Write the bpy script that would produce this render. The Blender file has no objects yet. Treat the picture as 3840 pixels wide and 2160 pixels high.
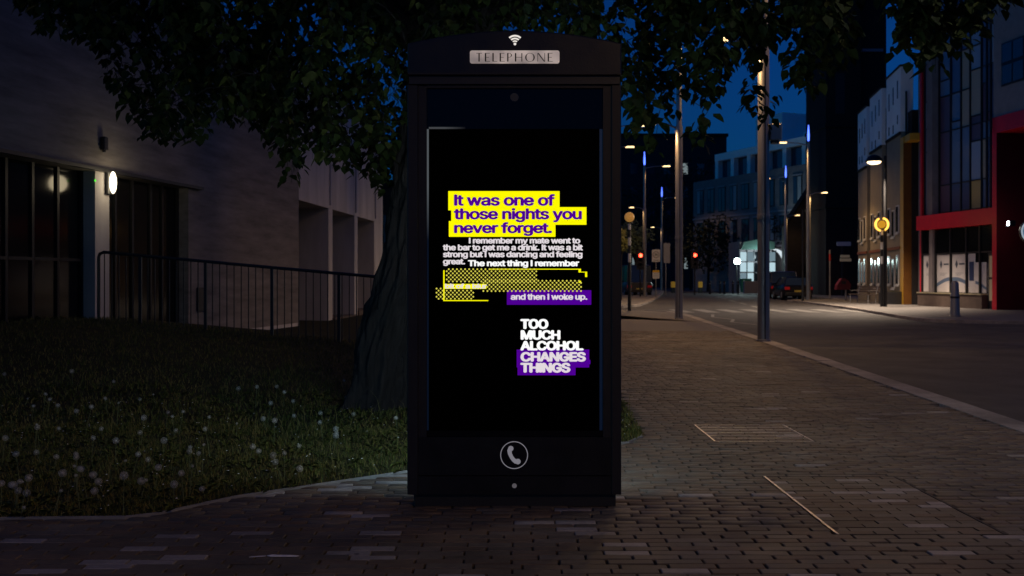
import bpy, math, random
import numpy as np
from mathutils import Vector, noise
random.seed(7); rng = np.random.default_rng(7)
R = math.radians
scene = bpy.context.scene
C = scene.collection

# ------------------------------------------------------------------ camera, sky, exposure
CAM_H, FPX, HOR = 1.34, 3733.3, 1040.0      # eye height (m), focal length and horizon row in photo pixels
cam = bpy.data.cameras.new('camera'); cam.lens = 35; cam.sensor_width = 36
cam.shift_y = -(1080 - HOR) / 3840; cam.clip_end = 3000; cam.clip_start = 0.05
cam.dof.use_dof = True; cam.dof.focus_distance = 5.8; cam.dof.aperture_fstop = 4.5
camo = bpy.data.objects.new('camera', cam); C.objects.link(camo)
camo.location = (0, 0, CAM_H); camo.rotation_euler = (R(90), 0, 0)
scene.camera = camo
world = bpy.data.worlds.new('World'); scene.world = world; world.use_nodes = True
wn = world.node_tree; wn.nodes.clear()
sky = wn.nodes.new('ShaderNodeTexSky'); sky.sky_type = 'NISHITA'; sky.sun_disc = False
sky.sun_elevation = R(4.0); sky.sun_rotation = R(250); sky.altitude = 50
tint = wn.nodes.new('ShaderNodeMixRGB'); tint.blend_type = 'MULTIPLY'; tint.inputs[0].default_value = 1
tint.inputs[2].default_value = (0.007, 0.118, 0.56, 1)
bg = wn.nodes.new('ShaderNodeBackground'); bg.inputs[1].default_value = 0.145
wo = wn.nodes.new('ShaderNodeOutputWorld')
wn.links.new(sky.outputs[0], tint.inputs[1]); wn.links.new(tint.outputs[0], bg.inputs[0]); wn.links.new(bg.outputs[0], wo.inputs[0])
vs = scene.view_settings
vs.view_transform = 'Standard'; vs.look = 'None'; vs.exposure = 0; vs.gamma = 1; vs.use_curve_mapping = False
LAMP_W = 640.0                                # power of a street lamp head

# ------------------------------------------------------------------ helpers
def P(px, py, y):
    """photo pixel + distance along the street -> point in metres"""
    return Vector(((px - 1920) / FPX * y, y, CAM_H + (HOR - py) / FPX * y))
def gy(py, z=0.0):
    """distance of a ground point at height z seen at photo row py"""
    return (CAM_H - z) * FPX / (py - HOR)
def srgb(r, g, b):
    f = lambda c: c / 12.92 if c <= 0.04045 else ((c + 0.055) / 1.055) ** 2.4
    return (f(r / 255), f(g / 255), f(b / 255))

MATS = {}
def mat(name, col, rough=0.6, spec=0.5, metal=0.0, emit=None, estr=0.0, var=0.0, vscale=4.0, bump=0.0, bscale=30.0, stretch=(1, 1, 1), trans=0.0):
    if name in MATS: return MATS[name]
    m = bpy.data.materials.new(name); m.use_nodes = True; nt = m.node_tree
    b = nt.nodes['Principled BSDF']
    b.inputs['Base Color'].default_value = (*col, 1); b.inputs['Roughness'].default_value = rough
    b.inputs['Specular IOR Level'].default_value = spec; b.inputs['Metallic'].default_value = metal
    if emit:
        b.inputs['Emission Color'].default_value = (*emit, 1); b.inputs['Emission Strength'].default_value = estr
    if var or bump:
        tc = nt.nodes.new('ShaderNodeTexCoord'); mp = nt.nodes.new('ShaderNodeMapping')
        mp.inputs['Scale'].default_value = stretch; nt.links.new(tc.outputs['Object'], mp.inputs[0])
    if var:
        n = nt.nodes.new('ShaderNodeTexNoise'); n.inputs['Scale'].default_value = vscale; n.inputs['Detail'].default_value = 8; n.inputs['Roughness'].default_value = 0.65
        nt.links.new(mp.outputs[0], n.inputs['Vector'])
        r = nt.nodes.new('ShaderNodeValToRGB'); e = r.color_ramp.elements
        e[0].position = 0.3; e[1].position = 0.72
        e[0].color = (*[c * (1 - var) for c in col], 1); e[1].color = (*[min(1, c * (1 + var)) for c in col], 1)
        nt.links.new(n.outputs['Fac'], r.inputs[0]); nt.links.new(r.outputs[0], b.inputs['Base Color'])
        q = nt.nodes.new('ShaderNodeMapRange'); q.inputs['To Min'].default_value = max(0.03, rough - 0.12); q.inputs['To Max'].default_value = min(1, rough + 0.12)
        nt.links.new(n.outputs['Fac'], q.inputs[0]); nt.links.new(q.outputs[0], b.inputs['Roughness'])
    if bump:
        n2 = nt.nodes.new('ShaderNodeTexNoise'); n2.inputs['Scale'].default_value = bscale; n2.inputs['Detail'].default_value = 6
        nt.links.new(mp.outputs[0], n2.inputs['Vector'])
        bp = nt.nodes.new('ShaderNodeBump'); bp.inputs['Strength'].default_value = bump; bp.inputs['Distance'].default_value = 0.02
        nt.links.new(n2.outputs['Fac'], bp.inputs['Height']); nt.links.new(bp.outputs[0], b.inputs['Normal'])
    MATS[name] = m
    return m
def emat(name, col, s=1.0):
    return mat(name, (0, 0, 0), 0.9, 0.0, emit=col, estr=s)

class MB:
    """collects shapes into one mesh"""
    def __init__(s): s.v = []; s.f = []; s.m = []
    def add(s, vs_, fs_, mi=0):
        o = len(s.v); s.v += [tuple(v) for v in vs_]; s.f += [tuple(i + o for i in f) for f in fs_]; s.m += [mi] * len(fs_)
        return s
    def box(s, x0, x1, y0, y1, z0, z1, mi=0):
        return s.add([(x0,y0,z0),(x1,y0,z0),(x1,y1,z0),(x0,y1,z0),(x0,y0,z1),(x1,y0,z1),(x1,y1,z1),(x0,y1,z1)],
              [(0,3,2,1),(4,5,6,7),(0,1,5,4),(1,2,6,5),(2,3,7,6),(3,0,4,7)], mi)
    def bbox(s, x0, x1, y0, y1, z0, z1, b=0.01, mi=0):
        """box with chamfered vertical edges and top"""
        pl = lambda c, z: [(x0+c,y0,z),(x1-c,y0,z),(x1,y0+c,z),(x1,y1-c,z),(x1-c,y1,z),(x0+c,y1,z),(x0,y1-c,z),(x0,y0+c,z)]
        ins = [(x0+2*b,y0+b),(x1-2*b,y0+b),(x1-b,y0+2*b),(x1-b,y1-2*b),(x1-2*b,y1-b),(x0+2*b,y1-b),(x0+b,y1-2*b),(x0+b,y0+2*b)]
        v = pl(b, z0) + pl(b, z1-b) + [(x, y, z1) for x, y in ins]
        f = [tuple(range(7,-1,-1)), tuple(range(16,24))]
        for k in range(8):
            j = (k+1) % 8; f += [(k,j,8+j,8+k),(8+k,8+j,16+j,16+k)]
        return s.add(v, f, mi)
    def prism_xz(s, poly, y0, y1, mi=0):
        n = len(poly); v = [(x,y0,z) for x,z in poly] + [(x,y1,z) for x,z in poly]
        f = [tuple(range(n)), tuple(range(2*n-1,n-1,-1))] + [(i, n+i, n+(i+1)%n, (i+1)%n) for i in range(n)]
        return s.add(v, f, mi)
    def prism_xy(s, poly, z0, z1, mi=0):
        n = len(poly); v = [(x,y,z0) for x,y in poly] + [(x,y,z1) for x,y in poly]
        f = [tuple(range(n-1,-1,-1)), tuple(range(n,2*n))] + [(i,(i+1)%n,n+(i+1)%n,n+i) for i in range(n)]
        return s.add(v, f, mi)
    def tube(s, pts, rad, n=8, mi=0, cap=True):
        pts = [Vector(p) for p in pts]; rad = rad if hasattr(rad, '__len__') else [rad]*len(pts)
        rings = []; prev = None
        for i, p in enumerate(pts):
            d = (pts[min(i+1,len(pts)-1)] - pts[max(i-1,0)]).normalized()
            a = d.orthogonal().normalized() if prev is None else (prev - d*prev.dot(d)).normalized()
            prev = a; b = d.cross(a)
            rings.append([p + (a*math.cos(2*math.pi*k/n) + b*math.sin(2*math.pi*k/n))*rad[i] for k in range(n)])
        v = [q for r in rings for q in r]; f = []
        for i in range(len(pts)-1):
            for k in range(n):
                j = (k+1) % n; f.append((i*n+k, i*n+j, (i+1)*n+j, (i+1)*n+k))
        if cap: f += [tuple(range(n-1,-1,-1)), tuple((len(pts)-1)*n+k for k in range(n))]
        return s.add(v, f, mi)
    def lathe(s, prof, c=(0,0,0), n=16, mi=0):
        """profile [(r,z)] turned about the vertical through c"""
        v = []; f = []
        for r, z in prof:
            v += [(c[0]+r*math.cos(2*math.pi*k/n), c[1]+r*math.sin(2*math.pi*k/n), c[2]+z) for k in range(n)]
        for i in range(len(prof)-1):
            for k in range(n):
                j = (k+1) % n; f.append((i*n+k, i*n+j, (i+1)*n+j, (i+1)*n+k))
        f += [tuple(range(n-1,-1,-1)), tuple((len(prof)-1)*n+k for k in range(n))]
        return s.add(v, f, mi)
    def ball(s, c, r, n=16, mi=0):
        k = n//2
        return s.lathe([(max(1e-4, r*math.sin(math.pi*i/k)), -r*math.cos(math.pi*i/k)) for i in range(k+1)], c, n, mi)
    def build(s, name, m=None, parent=None, smooth=False, loc=None):
        me = bpy.data.meshes.new(name); me.from_pydata(s.v, [], s.f)
        ms = m if isinstance(m, (list, tuple)) else [m]
        for q in ms: me.materials.append(q)
        if len(ms) > 1: me.polygons.foreach_set('material_index', s.m)
        if smooth: me.polygons.foreach_set('use_smooth', [True]*len(s.f))
        me.update()
        if smooth:
            try: me.set_sharp_from_angle(angle=R(40))
            except Exception: pass
        return link(name, me, parent, loc)
def link(name, me, parent=None, loc=None):
    o = bpy.data.objects.new(name, me); C.objects.link(o)
    if parent is not None: o.parent = parent
    if loc is not None: o.location = loc
    return o
def soup(name, V, F, m, parent=None, mi=None, smooth=False):
    """numpy verts (n,3) and equal-length faces (k,c) -> object"""
    me = bpy.data.meshes.new(name); V = np.asarray(V, np.float32); F = np.asarray(F, np.int32); c = F.shape[1]
    me.vertices.add(len(V)); me.vertices.foreach_set('co', V.ravel())
    me.loops.add(F.size); me.loops.foreach_set('vertex_index', F.ravel())
    me.polygons.add(len(F)); me.polygons.foreach_set('loop_start', np.arange(len(F), dtype=np.int32)*c)
    for q in (m if isinstance(m, (list, tuple)) else [m]): me.materials.append(q)
    if mi is not None: me.polygons.foreach_set('material_index', np.asarray(mi, np.int32))
    if smooth: me.polygons.foreach_set('use_smooth', np.ones(len(F), bool))
    me.update(calc_edges=True); me.validate()
    return link(name, me, parent)
def tag(o, label, cat, group=None, kind=None):
    o['label'] = label
    if cat: o['category'] = cat
    if group: o['group'] = group
    if kind: o['kind'] = kind
    return o
def thing(name, label, cat, loc=(0,0,0), rz=0, group=None):
    o = bpy.data.objects.new(name, None); C.objects.link(o); o.location = loc; o.rotation_euler = (0,0,rz); o.empty_display_size = 0.2
    return tag(o, label, cat, group)
def struct(o, label=None):
    o['kind'] = 'structure'
    if label: o['label'] = label
    return o
def spot(parent, loc, watts, col, size=160, blend=0.5, rad=0.12, rot=(0,0,0)):
    l = bpy.data.lights.new('lamp_light', 'SPOT'); l.energy = watts; l.color = col; l.spot_size = R(size); l.spot_blend = blend; l.shadow_soft_size = rad
    o = bpy.data.objects.new('lamp_light', l); C.objects.link(o); o.parent = parent; o.location = loc; o.rotation_euler = rot
    return o
def pointl(parent, loc, watts, col, rad=0.1):
    l = bpy.data.lights.new('lamp_light', 'POINT'); l.energy = watts; l.color = col; l.shadow_soft_size = rad
    o = bpy.data.objects.new('lamp_light', l); C.objects.link(o); o.parent = parent; o.location = loc
    return o
try:
    FONT = bpy.data.fonts.load(bpy.utils.system_resource('DATAFILES', path='fonts') + '/Inter.woff2')
except Exception:
    FONT = None
def text_mesh(name, s, x0, x1, z0, z1, y, m, parent, bold=0.03, ref=None, space=0.95):
    """lettering fitted so it spans x0..x1 and its letters of full height span z0..z1, facing -Y; strokes thickened by shifted copies"""
    def outline(t):
        c = bpy.data.curves.new('t', 'FONT'); c.body = t; c.resolution_u = 3; c.space_character = space
        if FONT: c.font = FONT
        o = bpy.data.objects.new('t', c); C.objects.link(o)
        bpy.context.view_layer.update()
        me = bpy.data.meshes.new_from_object(o.evaluated_get(bpy.context.evaluated_depsgraph_get()))
        a = np.empty(len(me.vertices)*3, np.float32); me.vertices.foreach_get('co', a); f = [tuple(p.vertices) for p in me.polygons]
        bpy.data.objects.remove(o); bpy.data.curves.remove(c); bpy.data.meshes.remove(me)
        return a.reshape(-1,3), f
    if FONT: s = s.replace('I', '\u0399').replace('l', '\u0399'); ref = (ref or 'I').replace('I', 'H')
    a, f = outline(s); b, _ = outline(ref or 'I')
    ax, bx, zb, zt = a[:,0].min(), a[:,0].max(), b[:,1].min(), b[:,1].max()
    r = bold*(z1-z0)*0.55/0.55
    V = []; F = []
    dirs = [(0,0)] + [(math.cos(k*math.pi/4), math.sin(k*math.pi/4)) for k in range(8)] if bold else [(0,0)]
    for i, (dx, dz) in enumerate(dirs):
        o = len(V)
        for p in a: V.append((x0+r + (p[0]-ax)/(bx-ax)*(x1-x0-2*r) + dx*r, y - i*0.00003, z0 + r*0.6 + (p[1]-zb)/(zt-zb)*(z1-z0-1.2*r) + dz*r*0.6))
        F += [tuple(q+o for q in g) for g in f]
    me = bpy.data.meshes.new(name); me.from_pydata(V, [], F); me.materials.append(m); me.update()
    return link(name, me, parent)
class Facade:
    """a wall line: origin, direction u; local x along the wall, local -y outward, z up"""
    def __init__(s, a, b):
        s.a = a; s.L = math.hypot(b[0]-a[0], b[1]-a[1]); s.c = ((b[0]-a[0])/s.L, (b[1]-a[1])/s.L); s.rz = math.atan2(s.c[1], s.c[0])
    def u(s, px):
        k = (px-1920)/FPX; return (k*s.a[1]-s.a[0])/(s.c[0]-k*s.c[1])
    def z(s, px, py):
        return CAM_H + (HOR-py)/FPX*(s.a[1]+s.u(px)*s.c[1])

# ------------------------------------------------------------------ materials
WARM, COOL = (1.0, 0.60, 0.24), (1.0, 0.90, 0.74)
M_black = mat('kiosk_black_paint', (0.007, 0.007, 0.009), 0.38, 0.45, var=0.5, vscale=5, bump=0.05, bscale=90)
M_black2 = mat('kiosk_black_trim', (0.013, 0.013, 0.016), 0.5, 0.4, var=0.2, vscale=12)
M_glassblk = mat('kiosk_black_glass', (0.003, 0.004, 0.007), 0.12, 0.25)
M_screen = mat('screen_black', (0, 0, 0), 0.6, 0.02)
M_steel = mat('galvanised_steel', (0.30, 0.285, 0.27), 0.42, 0.5, 0.55, var=0.15, vscale=6, stretch=(1,1,0.15))
M_steelb = mat('worn_bright_steel', (0.62, 0.60, 0.56), 0.3, 0.5, 1.0, var=0.2, vscale=20)
M_dkmetal = mat('dark_painted_metal', (0.015, 0.015, 0.017), 0.45, 0.5)
M_conc = mat('board_marked_concrete', (0.20, 0.182, 0.172), 0.85, 0.2, var=0.42, vscale=2.0, bump=0.35, bscale=9, stretch=(0.35, 1, 2.2))
M_conc2 = mat('smooth_concrete', (0.50, 0.475, 0.47), 0.85, 0.2, var=0.28, vscale=0.9, bump=0.12, bscale=14, stretch=(1.6, 1, 0.25))
M_glass = mat('dark_window_glass', (0.005, 0.006, 0.008), 0.10, 0.18)
M_glass2 = mat('blue_window_glass', (0.02, 0.035, 0.06), 0.08, 0.9)
M_asph = mat('asphalt', (0.055, 0.052, 0.055), 0.75, 0.4, var=0.35, vscale=1.3, bump=0.4, bscale=160)
M_kerb = mat('granite_kerb', (0.30, 0.27, 0.25), 0.7, 0.3, var=0.2, vscale=14)
M_white = mat('road_paint', (0.21, 0.205, 0.195), 0.7, 0.3, var=0.25, vscale=5)
M_bed = mat('jointing_sand', (0.018, 0.016, 0.015), 0.95, 0.1)
BR = [mat('dark_clay_brick', (0.104, 0.084, 0.064), 0.62, 0.4, var=0.22, vscale=22, bump=0.15, bscale=140),
      mat('grey_clay_brick', (0.130, 0.108, 0.085), 0.62, 0.4, var=0.22, vscale=20, bump=0.15, bscale=140),
      mat('brown_clay_brick', (0.122, 0.088, 0.060), 0.66, 0.4, var=0.25, vscale=24, bump=0.15, bscale=140),
      mat('pale_clay_brick', (0.27, 0.25, 0.24), 0.6, 0.4, var=0.18, vscale=20, bump=0.15, bscale=140)]
def stains(m, amt=0.55):
    """world-sized dirt patches and gum spots over a paving material"""
    nt = m.node_tree; b = nt.nodes['Principled BSDF']; src = b.inputs['Base Color'].links[0].from_socket
    g = nt.nodes.new('ShaderNodeNewGeometry'); n = nt.nodes.new('ShaderNodeTexNoise'); n.inputs['Scale'].default_value = 0.9; n.inputs['Detail'].default_value = 7; n.inputs['Roughness'].default_value = 0.7
    nt.links.new(g.outputs['Position'], n.inputs['Vector'])
    r = nt.nodes.new('ShaderNodeValToRGB'); e = r.color_ramp.elements; e[0].position = 0.36; e[1].position = 0.62; e[0].color = (1-amt,1-amt,1-amt,1); e[1].color = (1.15,1.13,1.1,1)
    nt.links.new(n.outputs['Fac'], r.inputs[0])
    v = nt.nodes.new('ShaderNodeTexVoronoi'); v.inputs['Scale'].default_value = 2.6; nt.links.new(g.outputs['Position'], v.inputs['Vector'])
    k = nt.nodes.new('ShaderNodeValToRGB'); q = k.color_ramp.elements; q[0].position = 0.035; q[1].position = 0.05; q[0].color = (0.35,0.35,0.36,1); q[1].color = (1,1,1,1); nt.links.new(v.outputs['Distance'], k.inputs[0])
    m1 = nt.nodes.new('ShaderNodeMixRGB'); m1.blend_type = 'MULTIPLY'; m1.inputs[0].default_value = 1; nt.links.new(src, m1.inputs[1]); nt.links.new(r.outputs[0], m1.inputs[2])
    m2 = nt.nodes.new('ShaderNodeMixRGB'); m2.blend_type = 'MULTIPLY'; m2.inputs[0].default_value = 1; nt.links.new(m1.outputs[0], m2.inputs[1]); nt.links.new(k.outputs[0], m2.inputs[2])
    nt.links.new(m2.outputs[0], b.inputs['Base Color'])
for m_ in BR + [M_asph, M_kerb]: stains(m_, 0.5)
M_soil = mat('lawn_soil', (0.026, 0.026, 0.012), 0.95, 0.1, var=0.5, vscale=5, bump=0.5, bscale=40)
M_grass = [mat('grass_green', (0.085, 0.096, 0.016), 0.6, 0.2), mat('grass_dry', (0.175, 0.140, 0.040), 0.65, 0.2), mat('grass_dark', (0.042, 0.055, 0.012), 0.6, 0.2)]
M_bark = mat('tree_bark', (0.024, 0.020, 0.018), 0.9, 0.2, var=0.45, vscale=7, bump=1.0, bscale=13, stretch=(2.2, 2.2, 0.35))
M_leaf = [mat('leaf_green', (0.026, 0.036, 0.009), 0.6, 0.08), mat('leaf_dark', (0.015, 0.024, 0.008), 0.6, 0.08), mat('leaf_young', (0.050, 0.056, 0.014), 0.6, 0.1)]
M_farleaf = mat('far_foliage', (0.012, 0.018, 0.007), 0.7, 0.2)
M_clock = mat('dandelion_down', (0.56, 0.535, 0.47), 0.9, 0.1)
M_stem = mat('dandelion_stem', (0.16, 0.17, 0.07), 0.7, 0.2)
M_red = mat('red_cladding', (0.62, 0.006, 0.028), 0.45, 0.4, var=0.12, vscale=2)
M_yellow = mat('yellow_cladding', (0.55, 0.30, 0.02), 0.55, 0.4, var=0.15, vscale=2)
M_whitew = mat('white_render', (0.88, 0.88, 0.88), 0.8, 0.2, var=0.08, vscale=0.6)
M_cream = mat('cream_render', (0.26, 0.22, 0.165), 0.85, 0.2, var=0.15, vscale=1.2)
M_dkbrick = mat('dark_brick', (0.020, 0.017, 0.017), 0.9, 0.2, var=0.25, vscale=3)
M_brbrick = mat('brown_brick', (0.19, 0.17, 0.175), 0.9, 0.2, var=0.2, vscale=2)
M_frame = mat('window_frame_dark', (0.012, 0.012, 0.014), 0.5, 0.4)
M_fwhite = mat('window_frame_white', (0.6, 0.58, 0.55), 0.6, 0.3)
M_riser = mat('brown_stone', (0.085, 0.06, 0.05), 0.7, 0.3, var=0.2, vscale=4)
M_rubber = mat('tyre_rubber', (0.012, 0.012, 0.012), 0.85, 0.2)
M_carp = mat('black_car_paint', (0.006, 0.007, 0.012), 0.14, 0.6)
M_carp2 = mat('dark_blue_car_paint', (0.02, 0.022, 0.028), 0.18, 0.6)
E_warm = emat('warm_led_lens', (1.0, 0.66, 0.30), 3.2); E_cool = emat('cool_led_lens', (0.85, 0.94, 1.0), 14)
E_blue = emat('blue_led_tip', (0.08, 0.16, 1.0), 3.2)
E_redl = emat('red_signal_lens', (1.0, 0.035, 0.015), 16)
E_amber = emat('amber_glow', (1.0, 0.50, 0.08), 2.2)

# ------------------------------------------------------------------ ground, road, pavements
struct(soup('ground', [(-1500,-300,-0.2),(1500,-300,-0.2),(1500,2500,-0.2),(-1500,2500,-0.2)], [(0,1,2,3)], mat('bare_ground', (0.035,0.034,0.032), 0.9, 0.1, var=0.3, vscale=0.3)), 'bare dark ground spreading to the horizon')
road = struct(soup('road', [(-40,-30,-0.1),(70,-30,-0.1),(70,190,-0.1),(-40,190,-0.1)], [(0,1,2,3)], M_asph), 'dark asphalt road with a zebra crossing')
KL = [(-14,4.15),(2,4.4),(9.2,4.74),(15,5.12),(21.6,5.56),(30,6.02),(35,6.35),(37.5,6.45)]      # (distance, x) of the left kerb
def kerb_x(y):
    return float(np.interp(y, [k[0] for k in KL], [k[1] for k in KL]))
left_kerb = [(x, y) for y, x in KL] + [(6.3,39.2),(5.6,40.5),(4.2,41.3),(2.0,41.7),(-6,42.0)]
right_kerb = [(45,26.0),(24,28.6),(16,30.2),(13.9,31.2),(13.3,32.6),(13.6,35),(14.2,38.5),(15.0,44),(15.7,50),(16.25,56),(16.4,59.3),(17.2,60.2),(19.6,60.8),(20.3,62),(20.9,70),(22,95),(24,130)]
far_kerb = [(-6,46.2),(3.5,46.3),(5.2,46.7),(6.4,49.5),(8.2,58),(10.9,73),(15,98),(19,128)]
def sheet(name, poly, z, m, parent=None):
    me = bpy.data.meshes.new(name); me.from_pydata([(x,y,z) for x,y in poly], [], [tuple(range(len(poly)))]); me.materials.append(m)
    return link(name, me, parent)
def brick_sheet_mat():
    m = bpy.data.materials.new('distant_brick_paving'); m.use_nodes = True; nt = m.node_tree; b = nt.nodes['Principled BSDF']
    tc = nt.nodes.new('ShaderNodeTexCoord'); br = nt.nodes.new('ShaderNodeTexBrick')
    br.inputs['Scale'].default_value = 1; br.inputs['Brick Width'].default_value = 0.225; br.inputs['Row Height'].default_value = 0.075; br.inputs['Mortar Size'].default_value = 0.005
    br.inputs['Color1'].default_value = (0.108,0.093,0.082,1); br.inputs['Color2'].default_value = (0.135,0.113,0.096,1); br.inputs['Mortar'].default_value = (0.03,0.027,0.025,1)
    nt.links.new(tc.outputs['Object'], br.inputs['Vector']); nt.links.new(br.outputs['Color'], b.inputs['Base Color'])
    b.inputs['Roughness'].default_value = 0.65; b.inputs['Specular IOR Level'].default_value = 0.4
    return m
M_bsheet = brick_sheet_mat()
pave = struct(sheet('pavement', left_kerb + [(-60,42),(-60,-14)], -0.035, M_bed), 'brick-paved footway beside the lawn and road')
lawn_edge = [(-8,5.45),(-2.83,5.5),(-2.15,5.53),(-1.99,5.62),(-1.67,6.05),(-0.72,6.83),(0.3,7.7),(0.95,8.05),(1.10,8.35),(1.18,10.4),(1.25,16),(1.3,26),(1.35,41.9)]
def lawn_front(x):
    """nearest distance at which lawn begins for a given x"""
    xs = [p[0] for p in lawn_edge[:9]]; ys = [p[1] for p in lawn_edge[:9]]
    return float(np.interp(x, xs, ys))
def lawn_right(y):
    return float(np.interp(y, [8.35,10.4,16,26,41.9], [1.10,1.18,1.25,1.3,1.35]))
def in_lawn(x, y): return y > lawn_front(x) and x < (lawn_right(y) if y > 8.3 else 1.1) and x < 1.35
BRICK_FAR = 25.0
sheet('paving_sheet', [(kerb_x(BRICK_FAR)-0.3,BRICK_FAR)] + [(x-0.3,y-(0.3 if y>38 else 0)) for x,y in left_kerb if y > BRICK_FAR] + [(1.36,41.7),(1.3,BRICK_FAR)], -0.003, M_bsheet, pave)
sheet('paving_sheet', [(-30,-14),(3.86,-14),(4.12,3.3),(-30,3.3)], -0.003, M_bsheet, pave)
COVERS = [(1.65,2.47,3.3+64*0.0755-0.002,3.3+76*0.0755-0.002), (1.69,2.58,3.3+25*0.0755-0.002,3.3+45*0.0755-0.002)]       # inspection covers x0,x1,y0,y1
def brick_mesh(w, d, m):
    b = 0.004; h = 0.05
    v = [(0,0,-h),(w,0,-h),(w,d,-h),(0,d,-h),(0,0,-b),(w,0,-b),(w,d,-b),(0,d,-b),(b,b,0),(w-b,b,0),(w-b,d-b,0),(b,d-b,0)]
    f = [(8,9,10,11)] + [(k,(k+1)%4,4+(k+1)%4,4+k) for k in range(4)] + [(4+k,4+(k+1)%4,8+(k+1)%4,8+k) for k in range(4)]
    me = bpy.data.meshes.new('brick'); me.from_pydata(v, [], f); me.materials.append(m); return me
PX, PY = 0.226, 0.0755
near = []; V = []; F = []; MI = []
tv = np.array([(0,0,-1),(1,0,-1),(1,1,-1),(0,1,-1)])
j = 0; y = 3.3
while y < BRICK_FAR - PY:
    off = (j % 2)*PX*0.5 + random.uniform(-0.014, 0.014) + (PX*0.25 if j % 7 == 3 else 0)
    x = -7.0 - off; xr = kerb_x(y) - 0.31
    while x < xr:
        w = PX - random.uniform(0.007, 0.013); xb = x
        for a, b, c, e in COVERS:
            if c < y+PY/2 < e:
                if x < a < x+w: w = a-0.004-x
                elif a <= x < b and x+w > b: w = x+w-b-0.004; x = b+0.004
        d = PY - random.uniform(0.003, 0.005); cx, cy = x + w/2, y + d/2
        if not (in_lawn(cx, cy-0.05) or (cy > 13 and cx < 1.25)) and not any(a-0.02 < cx+0.0 < b+0.02 and c-0.02 < cy < e+0.02 for a,b,c,e in COVERS) and x + w < xr + 0.12 and w > 0.03:
            u = random.random()
            pale = 0.085 + 0.10*max(0, noise.noise(Vector((cx*0.9, cy*1.6, 3))))
            if cx > 0.6: pale *= 0.45 if cy < 7.5 else 0.25
            k = 3 if u < pale else (2 if u < 0.40 else (1 if u < 0.68 else 0))
            tz = random.gauss(0, 0.0016)
            vis = abs(cx)/cy < 0.53 and cy > 4.38 and abs(cx-0.01) < 9
            near.append((cy, cx, x, y, w, d, k, tz, vis))
        x = xb + PX
    y += PY; j += 1
near.sort(key=lambda t: (not t[8], t[0]))
bm_ = [brick_mesh(PX-0.010, PY-0.004, m) for m in BR]
for n_, (cy, cx, x, y, w, d, k, tz, vis) in enumerate(near):
    if n_ < 300:
        o = link('brick', bm_[k], pave, (x, y, tz)); o.scale = (w/(PX-0.010), 1, 1); o.rotation_euler = (random.gauss(0,0.012), random.gauss(0,0.004), random.gauss(0,0.006))
    else:
        b = 0.004; o = len(V); h = -0.04; ty = random.gauss(0,0.0009)
        V += [(x,y,h),(x+w,y,h),(x+w,y+d,h),(x,y+d,h),(x,y,tz-b),(x+w,y,tz-b),(x+w,y+d,tz-b+ty),(x,y+d,tz-b+ty),(x+b,y+b,tz),(x+w-b,y+b,tz),(x+w-b,y+d-b,tz+ty),(x+b,y+d-b,tz+ty)]
        f = [(8,9,10,11)] + [(a,(a+1)%4,4+(a+1)%4,4+a) for a in range(4)] + [(4+a,4+(a+1)%4,8+(a+1)%4,8+a) for a in range(4)]
        F += [tuple(i+o for i in q) for q in f]; MI += [k]*9
o = soup('brick_paving', V, F, BR, pave, MI); o['kind'] = 'stuff'

def kerb_line(name, line, label, z1=0.0, wid=0.3, inner=1, stone=0.92):
    """kerb stones laid end to end along a line; inner = side on which the pavement lies"""
    root = struct(thing(name, label, None, (line[0][0], line[0][1], 0))); base = Vector((line[0][0], line[0][1], 0))
    if 'category' in root: del root['category']
    pts = [Vector((x,y,0)) for x,y in line]; seg = []
    for a, b in zip(pts, pts[1:]):
        L = (b-a).length; n = max(1, round(L/stone))
        seg += [(a.lerp(b, i/n), a.lerp(b, (i+1)/n)) for i in range(n)]
    for a, b in seg:
        d = (b-a).normalized(); nrm = Vector((-d.y, d.x, 0))*inner; a2 = a + d*0.004; b2 = b - d*0.004
        q = [a2, b2, b2+nrm*wid, a2+nrm*wid]
        if inner < 0: q = [q[1], q[0], q[3], q[2]]
        c = 0.02; dz = random.uniform(-0.003, 0.003)
        qi = [p + nrm*(c if i < 2 else -0.004) for i, p in enumerate(q)]
        v = [p + Vector((0,0,-0.19)) - base for p in q] + [p + Vector((0,0,z1-c+dz)) - base for p in q] + [p + Vector((0,0,z1+dz)) - base for p in qi]
        MB().add(v, [(8,9,10,11)] + [(k,(k+1)%4,4+(k+1)%4,4+k) for k in range(4)] + [(4+k,4+(k+1)%4,8+(k+1)%4,8+k) for k in range(4)]).build('kerb_stone', M_kerb, root)
    return root
kerb_line('kerb', left_kerb[1:], 'pale granite kerb between the brick footway and the road', 0.004, 0.3, 1)
rp = struct(sheet('pavement', right_kerb + [(70,130),(70,26)], -0.002, mat('far_paving', (0.15,0.14,0.135), 0.7, 0.35, var=0.25, vscale=3, bump=0.2, bscale=30)), 'paved footway in front of the shop and terrace')
kerb_line('kerb', right_kerb[1:-1], 'granite kerb in front of the shop and terrace', 0.006, 0.28, -1)
fp = struct(sheet('pavement', far_kerb + [(19,160),(-60,160),(-60,46.2)], -0.002, mat('far_paving', (0.15,0.14,0.135))), 'paved footway across the side street under the far lamps')
kerb_line('kerb', far_kerb[1:-1], 'granite kerb curving around the far side of the side street', 0.006, 0.28, 1)
for i in range(8):                                   # zebra crossing stripes
    x = 6.9 + i*1.05
    soup('road_marking', [(x,40.6,-0.095),(x+0.55,40.6,-0.095),(x+0.62,44.6,-0.095),(x+0.07,44.6,-0.095)], [(0,1,2,3)], M_white, road)
zz = [(7.0,24),(7.35,26),(6.95,28),(7.4,30),(7.0,32),(7.5,34),(7.2,36),(7.7,38.5)]
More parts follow.
